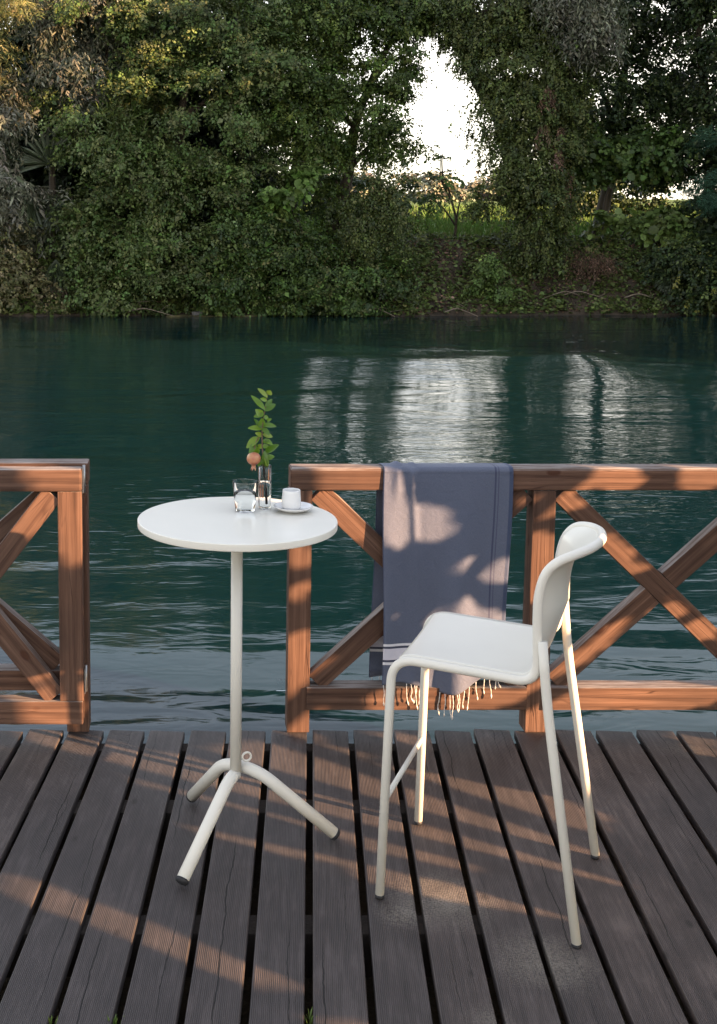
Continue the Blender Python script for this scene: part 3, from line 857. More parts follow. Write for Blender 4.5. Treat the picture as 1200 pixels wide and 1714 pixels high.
# the ivy pillar and what stands right of it
tree('ivy_pillar_tree', 'massive ivy-covered trunk standing right of the sky gap', 'tree', (11.2, 37.9, gz(11.2, 37.9)),
     [(11.2, 37.4, 1.6, 0.62, 0.5, 1.0), (11.1, 37.4, 3.0, 0.95, 0.7, 1.0), (10.9, 37.4, 4.3, 1.35, 0.9, 1.1), (10.8, 37.5, 5.7, 1.7, 1.0, 1.2), (10.7, 37.6, 7.2, 1.95, 1.1, 1.3), (9.9, 37.8, 8.7, 1.5, 1.1, 1.2), (11.4, 37.8, 8.8, 1.3, 1.1, 1.4), (8.7, 38.2, 8.4, 0.7, 0.6, 0.5), (8.2, 38.3, 9.1, 0.5, 0.5, 0.5), (9.4, 37.6, 3.0, 0.5, 0.4, 0.4)],
     11500, 11, 0.36, 0.076, 'kite', IVY, trunk_r=0.42, droop=1.0, shell=0.14, lumps=0.2, facing=0.75, bsize=0.27, bough=18)
tree('silver_willow', 'silvery willow spray hanging over the ivy-covered trunk', 'tree', (12.6, 39.4, gz(12.6, 39.4)),
     [(11.6, 36.5, 9.3, 0.8, 0.5, 0.9), (12.5, 36.5, 8.6, 0.6, 0.5, 1.1), (12.0, 36.5, 8.2, 0.5, 0.4, 0.7)],
     800, 18, 0.75, 0.13, 'narrow', SILVER, M_LEAF_MATT, trunk_r=0.08, droop=1.5, jit=0.15)
tree('dark_tree', 'dark leafy tree right of the ivy trunk with sky specks', 'tree', (14.2, 41.0, gz(14.2, 41.0)),
     [(13.6, 40.8, 9.2, 1.6, 1.2, 1.8), (15.6, 40.8, 9.6, 1.6, 1.2, 1.8), (13.9, 40.6, 6.6, 1.5, 1.2, 1.5), (16.0, 40.6, 6.6, 1.6, 1.2, 1.6), (14.3, 40.4, 5.2, 1.2, 1.0, 0.7), (16.4, 40.4, 4.4, 1.0, 1.0, 1.2), (12.9, 40.8, 5.6, 0.7, 0.8, 0.8)],
     6000, 11, 0.48, 0.10, 'kite', DARK + [((0.07, 0.10, 0.025), 1.2)], trunk_r=0.24, shell=0.3, lumps=0.4)
tree('mulberry_tree', 'large-leaved green tree beside the ivy trunk over the meadow', 'tree', (13.4, 39.2, gz(13.4, 39.2)),
     [(13.0, 38.4, 4.5, 0.8, 0.7, 0.5), (13.9, 38.4, 4.4, 0.8, 0.7, 0.5), (14.7, 38.6, 4.7, 0.8, 0.7, 0.6)],
     800, 11, 0.55, 0.13, 'broad', GREEN, trunk_r=0.09)
tree('dense_dark_tree', 'dark evergreen filling the right edge of the bank', 'tree', (17.2, 39.4, gz(17.2, 39.4)),
     [(17.0, 38.6, 9.2, 1.5, 1.1, 1.6), (17.6, 38.4, 7.0, 1.5, 1.1, 1.5), (17.2, 38.2, 4.6, 1.3, 1.0, 1.3), (17.8, 38.0, 2.4, 1.6, 1.1, 1.5), (16.2, 38.4, 9.8, 0.9, 0.8, 0.9)],
     4300, 12, 0.5, 0.10, 'kite', DARK + [((0.075, 0.10, 0.03), 1)], trunk_r=0.22)
tree('cedar', 'blue-green cedar boughs reaching in from the right edge', 'tree', (18.4, 38.8, gz(18.4, 38.8)),
     [(16.4, 36.6, 4.6, 0.9, 0.6, 0.28), (17.0, 36.5, 3.9, 1.1, 0.7, 0.30), (16.3, 36.5, 3.2, 0.9, 0.6, 0.32), (17.2, 36.5, 2.8, 1.0, 0.6, 0.3), (17.6, 36.7, 4.9, 0.9, 0.6, 0.3)],
     900, 22, 0.5, 0.10, 'needle', BLUE, M_LEAF_MATT, trunk_r=0.10, droop=0.15, spread=1.2, jit=0.15)
tree('bush', 'pale green bush catching light at the meadow edge on the right', 'bush', (14.2, 39.2, gz(14.2, 39.2)),
     [(13.8, 38.4, 2.3, 0.4, 0.4, 0.28), (14.7, 38.4, 2.2, 0.45, 0.4, 0.28), (15.6, 38.2, 2.3, 0.5, 0.4, 0.5)],
     190, 11, 0.5, 0.15, 'broad', [((0.13, 0.19, 0.05), 2), ((0.17, 0.22, 0.08), 1), ((0.09, 0.14, 0.035), 1)], trunk_r=0.04)
tree('bush', 'shadowy bush on the bank under the cedar boughs', 'bush', (16.0, 37.6, gz(16.0, 37.6)),
     [(15.6, 36.8, 1.1, 1.0, 0.7, 0.7), (16.7, 36.7, 0.7, 1.0, 0.7, 0.8), (15.9, 36.5, -0.1, 1.0, 0.5, 0.45), (17.2, 36.5, -0.1, 0.9, 0.5, 0.5)],
     1500, 11, 0.42, 0.09, 'kite', DARK + [((0.075, 0.10, 0.025), 1.5), ((0.15, 0.15, 0.03), 0.25)], trunk_r=0.04)
tree('sapling', 'bright little sapling on the slope in front of the meadow', 'sapling', (9.5, 36.9, gz(9.5, 36.9)),
     [(9.5, 36.7, 1.0, 0.28, 0.25, 0.45), (9.3, 36.6, 0.4, 0.3, 0.25, 0.3), (9.8, 36.6, 0.1, 0.35, 0.25, 0.25)],
     260, 10, 0.35, 0.07, 'oval', [((0.08, 0.13, 0.03), 2), ((0.11, 0.16, 0.04), 1)], trunk_r=0.02)
tree('dead_brush', 'brown withered brush hanging on the slope at right', 'brush', (12.9, 37.4, gz(12.9, 37.4)),
     [(12.7, 37.2, 1.2, 0.45, 0.35, 0.30), (13.2, 37.2, 0.9, 0.35, 0.3, 0.25)],
     320, 10, 0.4, 0.06, 'narrow', BROWN, M_LEAF_MATT, trunk_r=0.03, droop=1.2)
tree('dead_ivy', 'rusty dead ivy hanging from the ivy-covered trunk', 'vine', (11.1, 36.75, 3.2),
     [(10.9, 36.35, 5.0, 0.10, 0.10, 0.6), (11.4, 36.4, 4.5, 0.09, 0.10, 0.5), (11.8, 36.6, 3.9, 0.13, 0.1, 0.4), (10.95, 36.35, 5.9, 0.08, 0.1, 0.4)],
     170, 10, 0.4, 0.085, 'narrow', BROWN, M_LEAF_MATT, trunk_r=0.0, droop=2.0)
# far lit bushes beyond the meadow
for i, (x, y, r, lab) in enumerate(((15.8, 78, 1.6, 'hazy sunlit bush beyond the meadow, left one in the sky gap'), (19.6, 80, 1.3, 'hazy tan bush beyond the meadow beside the ivy trunk'), (11.0, 79, 2.0, 'pale far bush seen through the airy tree'))):
    z = gz(x, y)
    tree('far_bush', lab, 'bush', (x, y, z), [(x, y, z + r * 0.5, r, 1.2, r * 0.6), (x + r * 0.6, y, z + r * 0.3, r * 0.8, 1.2, r * 0.4)],
         420, 10, 0.9, 0.22, 'oval', [((0.26, 0.25, 0.19), 2), ((0.20, 0.22, 0.15), 1)], M_LEAF_MATT, trunk_r=0.08)
for (x0, x1, lab) in ((4.5, 10.2, 'low dark hedge beyond the meadow behind the airy tree'), (15.2, 20.8, 'low dark hedge beyond the meadow right of the ivy trunk')):
    y = 52.0; xm = (x0 + x1) / 2; z = gz(xm, y); k_ = int((x1 - x0) / 0.9)
    tree('hedge', lab, 'hedge', (xm, y, z), [(x0 + (x1 - x0) * (i + 0.5) / k_, y, z + 1.0, 0.8, 0.8, 1.15 + 0.12 * math.sin(i * 2.1)) for i in range(k_)],
         180 * k_, 10, 0.5, 0.14, 'oval', DARK + [((0.075, 0.11, 0.03), 2)], trunk_r=0.03)
# a thin twig tree silhouetted in the gap
tree('spindly_tree', 'spindly low tree silhouetted against the sky gap and meadow', 'tree', (8.9, 39.0, gz(8.9, 39.0)),
     [(8.4, 38.6, 3.6, 0.55, 0.4, 0.35), (9.0, 38.6, 3.0, 0.6, 0.4, 0.28), (8.0, 38.5, 2.9, 0.5, 0.4, 0.3), (8.3, 38.5, 4.3, 0.35, 0.3, 0.25)],
     120, 9, 0.45, 0.085, 'oval', GREEN, trunk_r=0.05)


# ------------------------------------------------------------------ fan palm
M_PALM = leaf_mat('palm_frond', 0.42, 0.12, 0.4)
def fan_palm(loc, label, fans, cat='palm'):
    root = thing('fan_palm', loc, label, cat)
    mb = MB(); mb.tube([loc, (loc[0], loc[1], max(f[0][2] for f in fans))], [0.13, 0.10], 9); mb.build('trunk', M_BARK, root, True, loc)
    for (c, r, a0, a1, dr, dead) in fans:
        nb = 26
        a = np.linspace(a0, a1, nb) + rng.normal(0, 0.03, nb)
        d = np.stack([np.cos(a), np.full(nb, -0.35) + rng.normal(0, 0.06, nb), np.sin(a) - dr], 1)
        pos = np.repeat(np.array([c]), nb, 0)
        nn = unit(np.array([[0.0, -0.8, 0.6]]) + rng.normal(0, 0.15, (nb, 3)))
        base = np.array([0.11, 0.075, 0.045]) if dead else np.array([0.045, 0.062, 0.032])
        col = base * np.exp(rng.normal(0, 0.2, (nb, 1)))
        leaves_object('frond', pos, d, nn, r * rng.uniform(0.85, 1.1, nb), col, 'needle', M_PALM, root, 0.5, loc, 0.25)
    return root
fan_palm((-3.95, 37.6, gz(-3.95, 37.6)), 'dark fan palm with drooping fronds among the left trees',
         [((-3.95, 36.7, 4.0), 0.95, 0.9, 3.3, 0.0, False), ((-3.6, 36.6, 2.9), 0.95, -2.6, -0.5, 0.3, False), ((-4.5, 36.6, 3.0), 1.0, -2.3, -0.9, 0.5, False),
          ((-3.75, 36.45, 1.15), 1.0, -2.35, -0.8, 0.5, False), ((-3.7, 36.5, 0.9), 0.9, -2.1, -1.0, 0.6, True), ((-3.4, 36.6, 2.2), 0.9, -2.0, -1.1, 0.4, False)])
fan_palm((15.3, 37.3, gz(15.3, 37.3)), 'small fan palm half hidden on the shaded right bank',
         [((15.2, 36.7, 0.75), 0.6, 0.3, 3.0, 0.2, False), ((15.0, 36.6, 0.6), 0.55, -3.1, -1.6, 0.2, False), ((15.5, 36.7, 0.7), 0.55, -0.6, 1.4, 0.2, False)])

# ------------------------------------------------------------------ ground cover, meadow grass
def scatter_ground(n, x0, x1, y0, y1):
    x = rng.uniform(x0, x1, n); y = rng.uniform(y0, y1, n)
    z = np.array([ground_z(a, b) for a, b in zip(x, y)])
    return np.stack([x, y, z], 1)
p = scatter_ground(60000, -7.5, 19, 35.75, 39.3)
p = p[p[:, 2] > WATER_Z + 0.02]
dens = np.sin(p[:, 0] * 1.9 + 1) + np.sin(p[:, 1] * 3.1 + p[:, 0] * 0.7) + np.sin(p[:, 0] * 4.3 - p[:, 1] * 2.0)
p = p[(dens > -0.6) | (rng.random(len(p)) < 0.3)]
N = len(p); p[:, 2] += rng.uniform(0.0, 0.16, N)
tag(leaves_object('bank_ground_cover', p, np.stack([rng.normal(0, 1, N), rng.normal(-0.4, 0.6, N), rng.normal(-0.1, 0.3, N)], 1), unit(np.array([0, -0.5, 0.9]) + rng.normal(0, 0.35, (N, 3))),
    0.10 * np.exp(rng.normal(0, 0.3, N)), pick_cols(N, [((0.075, 0.105, 0.025), 3), ((0.10, 0.135, 0.035), 2), ((0.055, 0.080, 0.02), 2), ((0.13, 0.14, 0.05), 0.7)], 0.3), 'oval', M_LEAF), 'low ivy and weeds covering the river bank', 'ground cover', kind='stuff')
p = scatter_ground(9000, -3, 19, 35.9, 39.2); p = p[p[:, 2] > WATER_Z + 0.05]; N = len(p); p[:, 2] += 0.04
tag(leaves_object('fallen_leaves', p, rng.normal(0, 1, (N, 3)) * [1, 1, 0.2], unit(np.array([0, -0.4, 0.9]) + rng.normal(0, 0.4, (N, 3))), 0.085 * np.exp(rng.normal(0, 0.3, N)),
    pick_cols(N, BROWN, 0.3), 'oval', M_LEAF_MATT), 'brown fallen leaves on the river bank', 'leaves', kind='stuff')
p = scatter_ground(46000, -4, 30, 38.5, 66); N = len(p)
tag(leaves_object('meadow_grass', p, np.stack([rng.normal(0, 0.35, N), rng.normal(0, 0.35, N), np.full(N, 1.0)], 1), np.stack([rng.normal(0, .5, N), np.full(N, -1.0), np.full(N, 0.3)], 1),
    0.22 * np.exp(rng.normal(0, 0.3, N)), pick_cols(N, [((0.10, 0.185, 0.040), 3), ((0.13, 0.215, 0.055), 2), ((0.16, 0.20, 0.07), 1)], 0.2), 'needle', M_LEAF_MATT), 'green meadow grass behind the bank', 'grass', kind='stuff')

# dry branches along the water line
random.seed(21)
for i, (x, lab) in enumerate(((0.8, 'thin dry branch poking out under the left trees'), (-1.6, 'bare twig at the water line below the broadleaf tree'), (5.6, 'crooked dry branch at the water below the vines'), (8.0, 'pale stick lying at the foot of the slope'), (12.4, 'long dry branch lying across the slope'), (13.7, 'pale dead branch on the slope below the brush'), (11.9, 'short stick on the slope under the ivy trunk'))):
    y = bank_edge(x) + (0.35 if x < 11 else 1.0); z = max(ground_z(x, y), WATER_Z) + 0.12
    ln = random.uniform(0.8, 1.5); s = random.choice((-1, 1))
    pts = catmull([(x, y, z), (x + s * ln * 0.35, y - 0.12, z + 0.12), (x + s * ln * 0.7, y - 0.2, z + 0.02), (x + s * ln, y - 0.35, z - 0.1)], 5)
    mb = MB(); mb.tube(pts, [0.024 - 0.016 * k / len(pts) for k in range(len(pts))], 6)
    for q in range(2):
        k = random.randrange(4, len(pts) - 3); a = pts[k]
        mb.tube([a, a + Vector((random.uniform(-.2, .2), -0.1, random.uniform(0.05, 0.25))), a + Vector((random.uniform(-.4, .4), -0.15, random.uniform(0.0, 0.35)))], [0.010, 0.007, 0.003], 5)
    tag(mb.build('dry_branch', M_TWIG, None, True, (x, y, z)), lab, 'branch')
# low spit of mud and weed at the water line
mb_v = []; NS = 40
m, n, l, b = newmat('mud_and_weed')
ns = nd(n, 'ShaderNodeTexNoise', in_Scale=6.0, in_Detail=5.0); tc = nd(n, 'ShaderNodeTexCoord'); l.new(tc.outputs['Object'], ns.inputs['Vector'])
cr = ramp(n, [(0.3, (0.05, 0.04, 0.02)), (0.6, (0.14, 0.12, 0.04)), (0.8, (0.20, 0.19, 0.06))]); l.new(ns.outputs['Fac'], cr.inputs['Fac']); l.new(cr.outputs['Color'], b.inputs['Base Color']); b.inputs['Roughness'].default_value = 0.9
vs = []; fs = []
for i in range(NS + 1):
    t = i / NS; x = -0.4 + 2.9 * t; e = bank_edge(x)
    wv_ = 0.42 * math.sin(math.pi * t) ** 0.6 * (0.8 + 0.2 * math.sin(19 * t)); 
    for k in range(5):
        q = k / 4
        vs.append((x, e + 0.15 - (wv_ + 0.15) * q, WATER_Z + 0.045 * math.sin(math.pi * min(1, q * 0.9 + 0.1)) - 0.02 * q + 0.012 * math.sin(x * 9 + k)))
fs = [(i * 5 + k, i * 5 + k + 1, (i + 1) * 5 + k + 1, (i + 1) * 5 + k) for i in range(NS) for k in range(4)]
tag(mk('mud_spit', vs, fs, m, None, True), 'low yellowish spit of mud at the far water line', kind='structure')
vs, fs = lathe([(0, -0.05), (0.17, -0.04), (0.19, 0.04), (0.15, 0.11), (0.06, 0.15), (0, 0.155)], (0.55, bank_edge(0.55) + 0.05, WATER_Z), 14)
vs = [Vector(v) + Vector((0.03 * math.sin(v.z * 40 + v.x * 9), 0, 0.02 * math.sin(v.x * 21))) for v in vs]
tag(mk('stone', vs, fs, bark_mat('stone_grey', (0.08, 0.075, 0.07), (0.2, 0.19, 0.18)), None, True, None, (0.55, bank_edge(0.55) + 0.05, WATER_Z)), 'small grey stone on the mud spit at the far water line', 'stone')

# ------------------------------------------------------------------ added woods and ground, unseen right of the view, to shade the far bank
xs = np.linspace(22, 60, 20); ys = np.linspace(10, 36, 16)
vs = [(x, y, -0.8 + 1.6 * smooth01((x - 22) / 4) * smooth01((y - 10) / 4)) for y in ys for x in xs]
nx = len(xs); fs = [(j * nx + i, j * nx + i + 1, (j + 1) * nx + i + 1, (j + 1) * nx + i) for j in range(len(ys) - 1) for i in range(nx - 1)]
tag(mk('shade_woods_ground', vs, fs, M_GROUND, None, True), 'added point of land out of view under the shading woods', kind='structure')
bl = []
rw = np.random.default_rng(5)
for i in range(34):
    x = rw.uniform(26, 46); y = 13 + 20 * (i + rw.random()) / 34; hgt = rw.uniform(11.0, 12.0) if y < 16.5 else rw.uniform(16.0, 17.0) if y < 21.5 else rw.uniform(17.5, 20)
    bl += [(x, y, hgt * 0.78, 3.0, 3.0 if y > 23 else 1.6, hgt * 0.25), (x + rw.uniform(-1, 1), y, hgt * 0.42, 3.2, 3.2, hgt * 0.28), (x, y + rw.uniform(-1, 1), hgt * 0.16, 2.6, 2.6, hgt * 0.2)]
pos, d, nn, col = sprays(bl, 6800, 8, 2.0, GREEN, shell=0.4, back=1.0, bsize=1.2, bough=5)
tag(leaves_object('shade_woods', pos, d, nn, 0.85 * np.exp(rng.normal(0, 0.2, len(pos))), col, 'broad', M_LEAF), 'added dense woods out of view that shade the far bank', 'woods', kind='stuff')

# ------------------------------------------------------------------ bar table
TC = Vector((0.187, 3.775, 0)); TZ = 1.105; TR = 0.322
table = thing('bar_table', TC, 'tall round white bar table with tripod tube base', 'table')
mb = MB()
prof = [(0, TZ - 0.024), (TR - 0.006, TZ - 0.024)]
for k in range(7):
    a = -math.pi / 2 + math.pi / 2 * k / 6
    prof.append((TR - 0.004 + 0.004 * math.cos(a), TZ - 0.020 + 0.004 * math.sin(a)))
for k in range(7):
    a = math.pi / 2 * k / 6
    prof.append((TR - 0.003 + 0.003 * math.cos(a), TZ - 0.003 + 0.003 * math.sin(a)))
prof += [(TR - 0.006, TZ), (TR - 0.05, TZ), (0, TZ)]
mb.lathe(prof, TC, 128).build('table_top', M_TOP, table)
mb = MB(); mb.lathe([(0, TZ - 0.0245), (0.11, TZ - 0.0245), (0.11, TZ - 0.032), (0.03, TZ - 0.036), (0, TZ - 0.036)], TC, 40).build('mounting_plate', M_WHITE, table)
HUB = 0.245
mb = MB(); mb.tube([TC + Vector((0, 0, HUB - 0.01)), TC + Vector((0, 0, TZ - 0.033))], 0.0188, 28).build('column', M_WHITE, table)
feet = [Vector((0.010, 3.494, 0)), Vector((0.519, 3.780, 0)), Vector((0.046, 4.048, 0))]
LR = 0.0205
def leg_path(f, h0):
    d = (f - TC); d.z = 0; r = d.length; d.normalize()
    return [TC + Vector((0, 0, h0)), TC + d * 0.075 + Vector((0, 0, h0 + 0.004)), f + Vector((0, 0, 0.026))]
# one bent tube makes two legs, the third is welded under it
pA = leg_path(feet[1], HUB); pB = leg_path(feet[2], HUB)
pth = fillet([pA[2], pA[1], pB[1], pB[2]], [0, 0.09, 0.07, 0], 12)
mb = MB(); mb.tube(pth, LR, 24).build('leg', M_WHITE, table)
d1 = (feet[0] - TC); d1.z = 0; d1.normalize()
mb = MB(); mb.tube(fillet([TC + Vector((0, 0, HUB - 0.004)), TC + d1 * 0.05 + Vector((0, 0, HUB - 0.015)), feet[0] + Vector((0, 0, 0.026))], 0.05, 8), LR, 24).build('leg', M_WHITE, table)
for f in feet:
    d = (f - TC); d.z = 0; dd = d.normalized()
    slope = (f + Vector((0, 0, 0.026)) - (TC + dd * 0.075 + Vector((0, 0, HUB)))).normalized()
    e = f + Vector((0, 0, 0.026))
    mb = MB(); mb.tube([e - slope * 0.002, e + slope * 0.006, e + slope * 0.011, e + slope * 0.014], [LR + 0.0012, LR + 0.0012, LR - 0.003, 0.008], 24).build('foot_cap', M_RUBBER, table)
# small ring welded to the column
rc = TC + Vector((0.036, -0.004, 0.300)); pts = []
for k in range(25):
    a = 2 * math.pi * k / 24
    pts.append(rc + Vector((0.0145 * math.cos(a), 0.004 * math.cos(a), 0.0145 * math.sin(a))))
mb = MB(); mb.tube(pts, 0.0036, 10, False); mb.tube([TC + Vector((0.017, -0.002, 0.300)), rc + Vector((-0.013, 0, 0))], 0.0036, 8).build('ring', M_WHITE, table)

# ------------------------------------------------------------------ bar stool
SC = Vector((0.983, 3.5445, 0)); SF = Vector((-0.91, 0.415, 0)).normalized(); SL = Vector((-0.415, -0.91, 0)).normalized()
def S(u, w, z): return SC + SF * u + SL * w + Vector((0, 0, z))
stool = thing('bar_stool', SC, 'white high bar stool with low curved back and tube legs', 'stool')
TRAD = 0.0138
HW = 0.232
side = [(0.290, 0.252, 0.012), (0.278, 0.240, 0.690)]
def frame_half(sg):
    """front leg, seat rail, back upright and half of the lip"""
    low = fillet([(0.291, 0.252, 0.012), (0.274, HW, 0.760), (-0.147, HW, 0.747), (-0.141, HW, 0.985)], [0, 0.075, 0.062, 0], 12)
    up = catmull([(-0.141, HW, 0.93), (-0.142, HW, 1.00), (-0.157, HW - 0.002, 1.065), (-0.187, HW - 0.010, 1.103),
                  (-0.228, HW - 0.050, 1.119), (-0.264, HW - 0.115, 1.126), (-0.280, HW - 0.180, 1.128), (-0.284, 0.0, 1.1285)], 6)
    pts = [p for p in low if not (p.x < -0.13 and p.z > 0.93)] + up
    return [S(p.x, p.y * sg, p.z) for p in pts], pts
fl, loc = frame_half(1)
fr, _ = frame_half(-1)
path = fl + fr[::-1][1:]
mb = MB(); mb.tube(path, TRAD, 18).build('frame_tube', M_WHITE, stool)
# the shell: one bent sheet from the front edge over the seat up the back into the lip
shell_path = [p for p in loc if p.z > 0.66]
i_lip = next(i for i, p in enumerate(shell_path) if p.x < -0.15 and p.z > 1.06)
body = shell_path[:i_lip + 1]
NW = 28
rows = []
i0 = next(i for i, p in enumerate(body) if p.z > 0.742)
body = body[i0:]
for p in body:
    back = smooth01((p.z - 0.752) / 0.16) if p.x < 0 else 0.0
    sink = 0.010 * (1 - back) * smooth01((0.27 - p.x) / 0.05)
    row = []
    for j in range(NW + 1):
        t = -1 + 2 * j / NW
        w = t * (p.y - 0.006)
        k = 1 - t * t
        row.append((p.x - 0.062 * back * k, w, p.z - sink * k + 0.003))
    rows.append(row)
last = rows[-1]
edge = []
lip = [p for p in shell_path[i_lip:]]
for j in range(NW + 1):
    t = -1 + 2 * j / NW
    aw = abs(t) * (body[-1].y - 0.006)
    # point of the lip tube with that w
    q = min(lip, key=lambda p: abs(p.y - aw))
    for a_, b_ in zip(lip[:-1], lip[1:]):
        if (a_.y - aw) * (b_.y - aw) <= 0 and abs(a_.y - b_.y) > 1e-6:
            f_ = (a_.y - aw) / (a_.y - b_.y); q = a_.lerp(b_, f_); break
    edge.append((q.x, t * (body[-1].y - 0.006), q.z + 0.003))
for v in (0.2, 0.4, 0.6, 0.8, 1.0):
    row = []
    for j in range(NW + 1):
        A = Vector(last[j]); B = Vector(edge[j])
        pnt = A.lerp(B, v)
        pnt.z += 0.006 * math.sin(math.pi * v) * (1 - (-1 + 2 * j / NW) ** 2)
        row.append(tuple(pnt))
    rows.append(row)
# lift the sheet so that it lies flush with the upper side of the tube
A_ = np.array(rows)
gT = np.gradient(A_, axis=0); gW = np.gradient(A_, axis=1)
Nn = np.cross(gW, gT); Nn /= np.linalg.norm(Nn, axis=2, keepdims=True)
lift = np.full(len(rows), 0.0085); lift[-5:] = (0.0078, 0.0066, 0.005, 0.0036, 0.003)
A_ = A_ + Nn * lift[:, None, None]
vs = [S(*p) for row in A_ for p in row]
fs = [(i * (NW + 1) + j, i * (NW + 1) + j + 1, (i + 1) * (NW + 1) + j + 1, (i + 1) * (NW + 1) + j) for i in range(len(rows) - 1) for j in range(NW)]
sh = mk('seat_shell', vs, fs, M_TOP, stool, True)
md = sh.modifiers.new('thick', 'SOLIDIFY'); md.thickness = 0.009; md.offset = 0
for sg in (1, -1):
    pts = fillet([S(-0.286, 0.268 * sg, 0.012), S(-0.176, 0.243 * sg, 0.700), S(-0.158, 0.243 * sg, 0.875)], 0.10, 8)
    mb = MB(); mb.tube(pts, TRAD, 18).build('leg', M_WHITE, stool)
mb = MB(); mb.tube([S(0.283, 0.236, 0.315), S(0.283, -0.236, 0.315)], 0.0085, 14).build('footrest', M_WHITE, stool)
for (u, w) in ((0.291, 0.252), (0.291, -0.252), (-0.286, 0.268), (-0.286, -0.268)):
    mb = MB(); mb.lathe([(0, 0.0012), (0.0125, 0.0012), (0.0142, 0.004), (0.0142, 0.013), (0, 0.013)], S(u, w, 0), 20).build('foot_cap', M_RUBBER, stool)

# ------------------------------------------------------------------ towel
m, n, l, b = newmat('towel_cotton')
uv = nd(n, 'ShaderNodeAttribute', attribute_name='tw'); sx = nd(n, 'ShaderNodeSeparateXYZ'); l.new(uv.outputs['Vector'], sx.inputs[0])
tc = nd(n, 'ShaderNodeTexCoord')
wv1 = nd(n, 'ShaderNodeTexNoise', in_Scale=1.0, in_Detail=3.0); mp = nd(n, 'ShaderNodeMapping'); mp.inputs['Scale'].default_value = (1500, 140, 60); l.new(uv.outputs['Vector'], mp.inputs['Vector']); l.new(mp.outputs[0], wv1.inputs['Vector'])
wv2 = nd(n, 'ShaderNodeTexNoise', in_Scale=1.0, in_Detail=3.0); mp2 = nd(n, 'ShaderNodeMapping'); mp2.inputs['Scale'].default_value = (140, 1300, 60); l.new(uv.outputs['Vector'], mp2.inputs['Vector']); l.new(mp2.outputs[0], wv2.inputs['Vector'])
wv = mix(n, l, 0.5, wv1.outputs['Fac'], wv2.outputs['Fac'])
cr = ramp(n, [(0.3, (0.086, 0.104, 0.155)), (0.7, (0.172, 0.188, 0.250))]); l.new(wv, cr.inputs['Fac'])
c = cr.outputs['Color']
def band(val, a, bb, soft=0.0008):
    lo = mth(n, l, 'GREATER_THAN', val, a); hi = mth(n, l, 'LESS_THAN', val, bb)
    return mth(n, l, 'MULTIPLY', lo, hi)
U, V = sx.outputs['X'], sx.outputs['Y']          # metres across, metres up from the hem line
for (a, bb, colr) in ((0.436, 0.443, (0.055, 0.06, 0.11)), (0.450, 0.454, (0.075, 0.08, 0.13)), (0.494, 0.60, (0.05, 0.07, 0.13)), (0.0, 0.004, (0.07, 0.08, 0.13))):
    c = mix(n, l, mth(n, l, 'MULTIPLY', band(U, a, bb), 0.75), c, colr)
for (a, bb, colr) in ((0.106, 0.117, (0.82, 0.80, 0.82)), (0.117, 0.126, (0.07, 0.075, 0.11)), (0.126, 0.172, (0.74, 0.71, 0.78)), (0.172, 0.181, (0.07, 0.075, 0.11)), (0.181, 0.191, (0.82, 0.80, 0.82))):
    c = mix(n, l, mth(n, l, 'MULTIPLY', band(V, a, bb), 0.93), c, colr)
l.new(c, b.inputs['Base Color']); b.inputs['Roughness'].default_value = 0.9; b.inputs['Specular IOR Level'].default_value = 0.1
b.inputs['Sheen Weight'].default_value = 0.15
wr = nd(n, 'ShaderNodeTexNoise', in_Scale=26.0, in_Detail=5.0, in_Roughness=0.6, in_Distortion=0.8); l.new(uv.outputs['Vector'], wr.inputs['Vector'])
hh = mth(n, l, 'ADD', mth(n, l, 'MULTIPLY', wv, 0.25), mth(n, l, 'MULTIPLY', wr.outputs['Fac'], 2.4))
bp = nd(n, 'ShaderNodeBump', in_Strength=0.6, in_Distance=0.0022); l.new(hh, bp.inputs['Height']); l.new(bp.outputs['Normal'], b.inputs['Normal'])
tr = nd(n, 'ShaderNodeBsdfTranslucent'); l.new(c, tr.inputs['Color'])
ms = nd(n, 'ShaderNodeMixShader'); ms.inputs[0].default_value = 0.12
l.new(b.outputs[0], ms.inputs[1]); l.new(tr.outputs[0], ms.inputs[2]); l.new(ms.outputs[0], n['Material Output'].inputs['Surface'])
M_TOWEL = m
M_FRINGE = paint_mat('cotton_fringe', (0.72, 0.68, 0.62), 0.9)

towel = thing('towel', (1.07, YF, 0.2), 'blue-grey cotton towel with pale stripes and fringe over the railing', 'towel')
TX0, TW_ = 0.808, 0.510
RT = 1.0965
def towel_hem(u):                                     # height of the hem line
    t = u / TW_
    return 0.212 - 0.035 * smooth01((t - 0.05) / 0.5) + 0.075 * smooth01((t - 0.55) / 0.4) + 0.010 * math.sin(9 * t)
def towel_front(u, v):
    """u metres across, v 0 at the hem, 1 at the top of the rail"""
    t = u / TW_
    z0 = towel_hem(u)
    z = z0 + (RT + 0.0035 - z0) * v
    g = 1 - v
    fold = 0.032 * g * math.sin(t * 10.5 + 0.8 + 1.2 * v) + 0.015 * g * math.sin(t * 21 + 2.1 - 2 * v)
    gather = 0.011 * smooth01((v - 0.80) / 0.15) * (math.exp(-((t - 0.11) / 0.035) ** 2) + 0.7 * math.exp(-((t - 0.22) / 0.03) ** 2))
    crease = 0.010 * math.exp(-((t - 0.22 - 0.13 * (1 - v)) / 0.03) ** 2) * smooth01((v - 0.35) / 0.3)
    y = YF - 0.0105 - 0.006 * g - abs(0) - fold * 0.6 - gather - crease - 0.012 * g
    x = TX0 + u + 0.010 * g * (t - 0.3) * -1 + 0.004 * math.sin(6 * v + 3 * t)
    return x, y, z
NU, NV = 72, 110
vs, tws = [], []
hemv = lambda u: 0.0
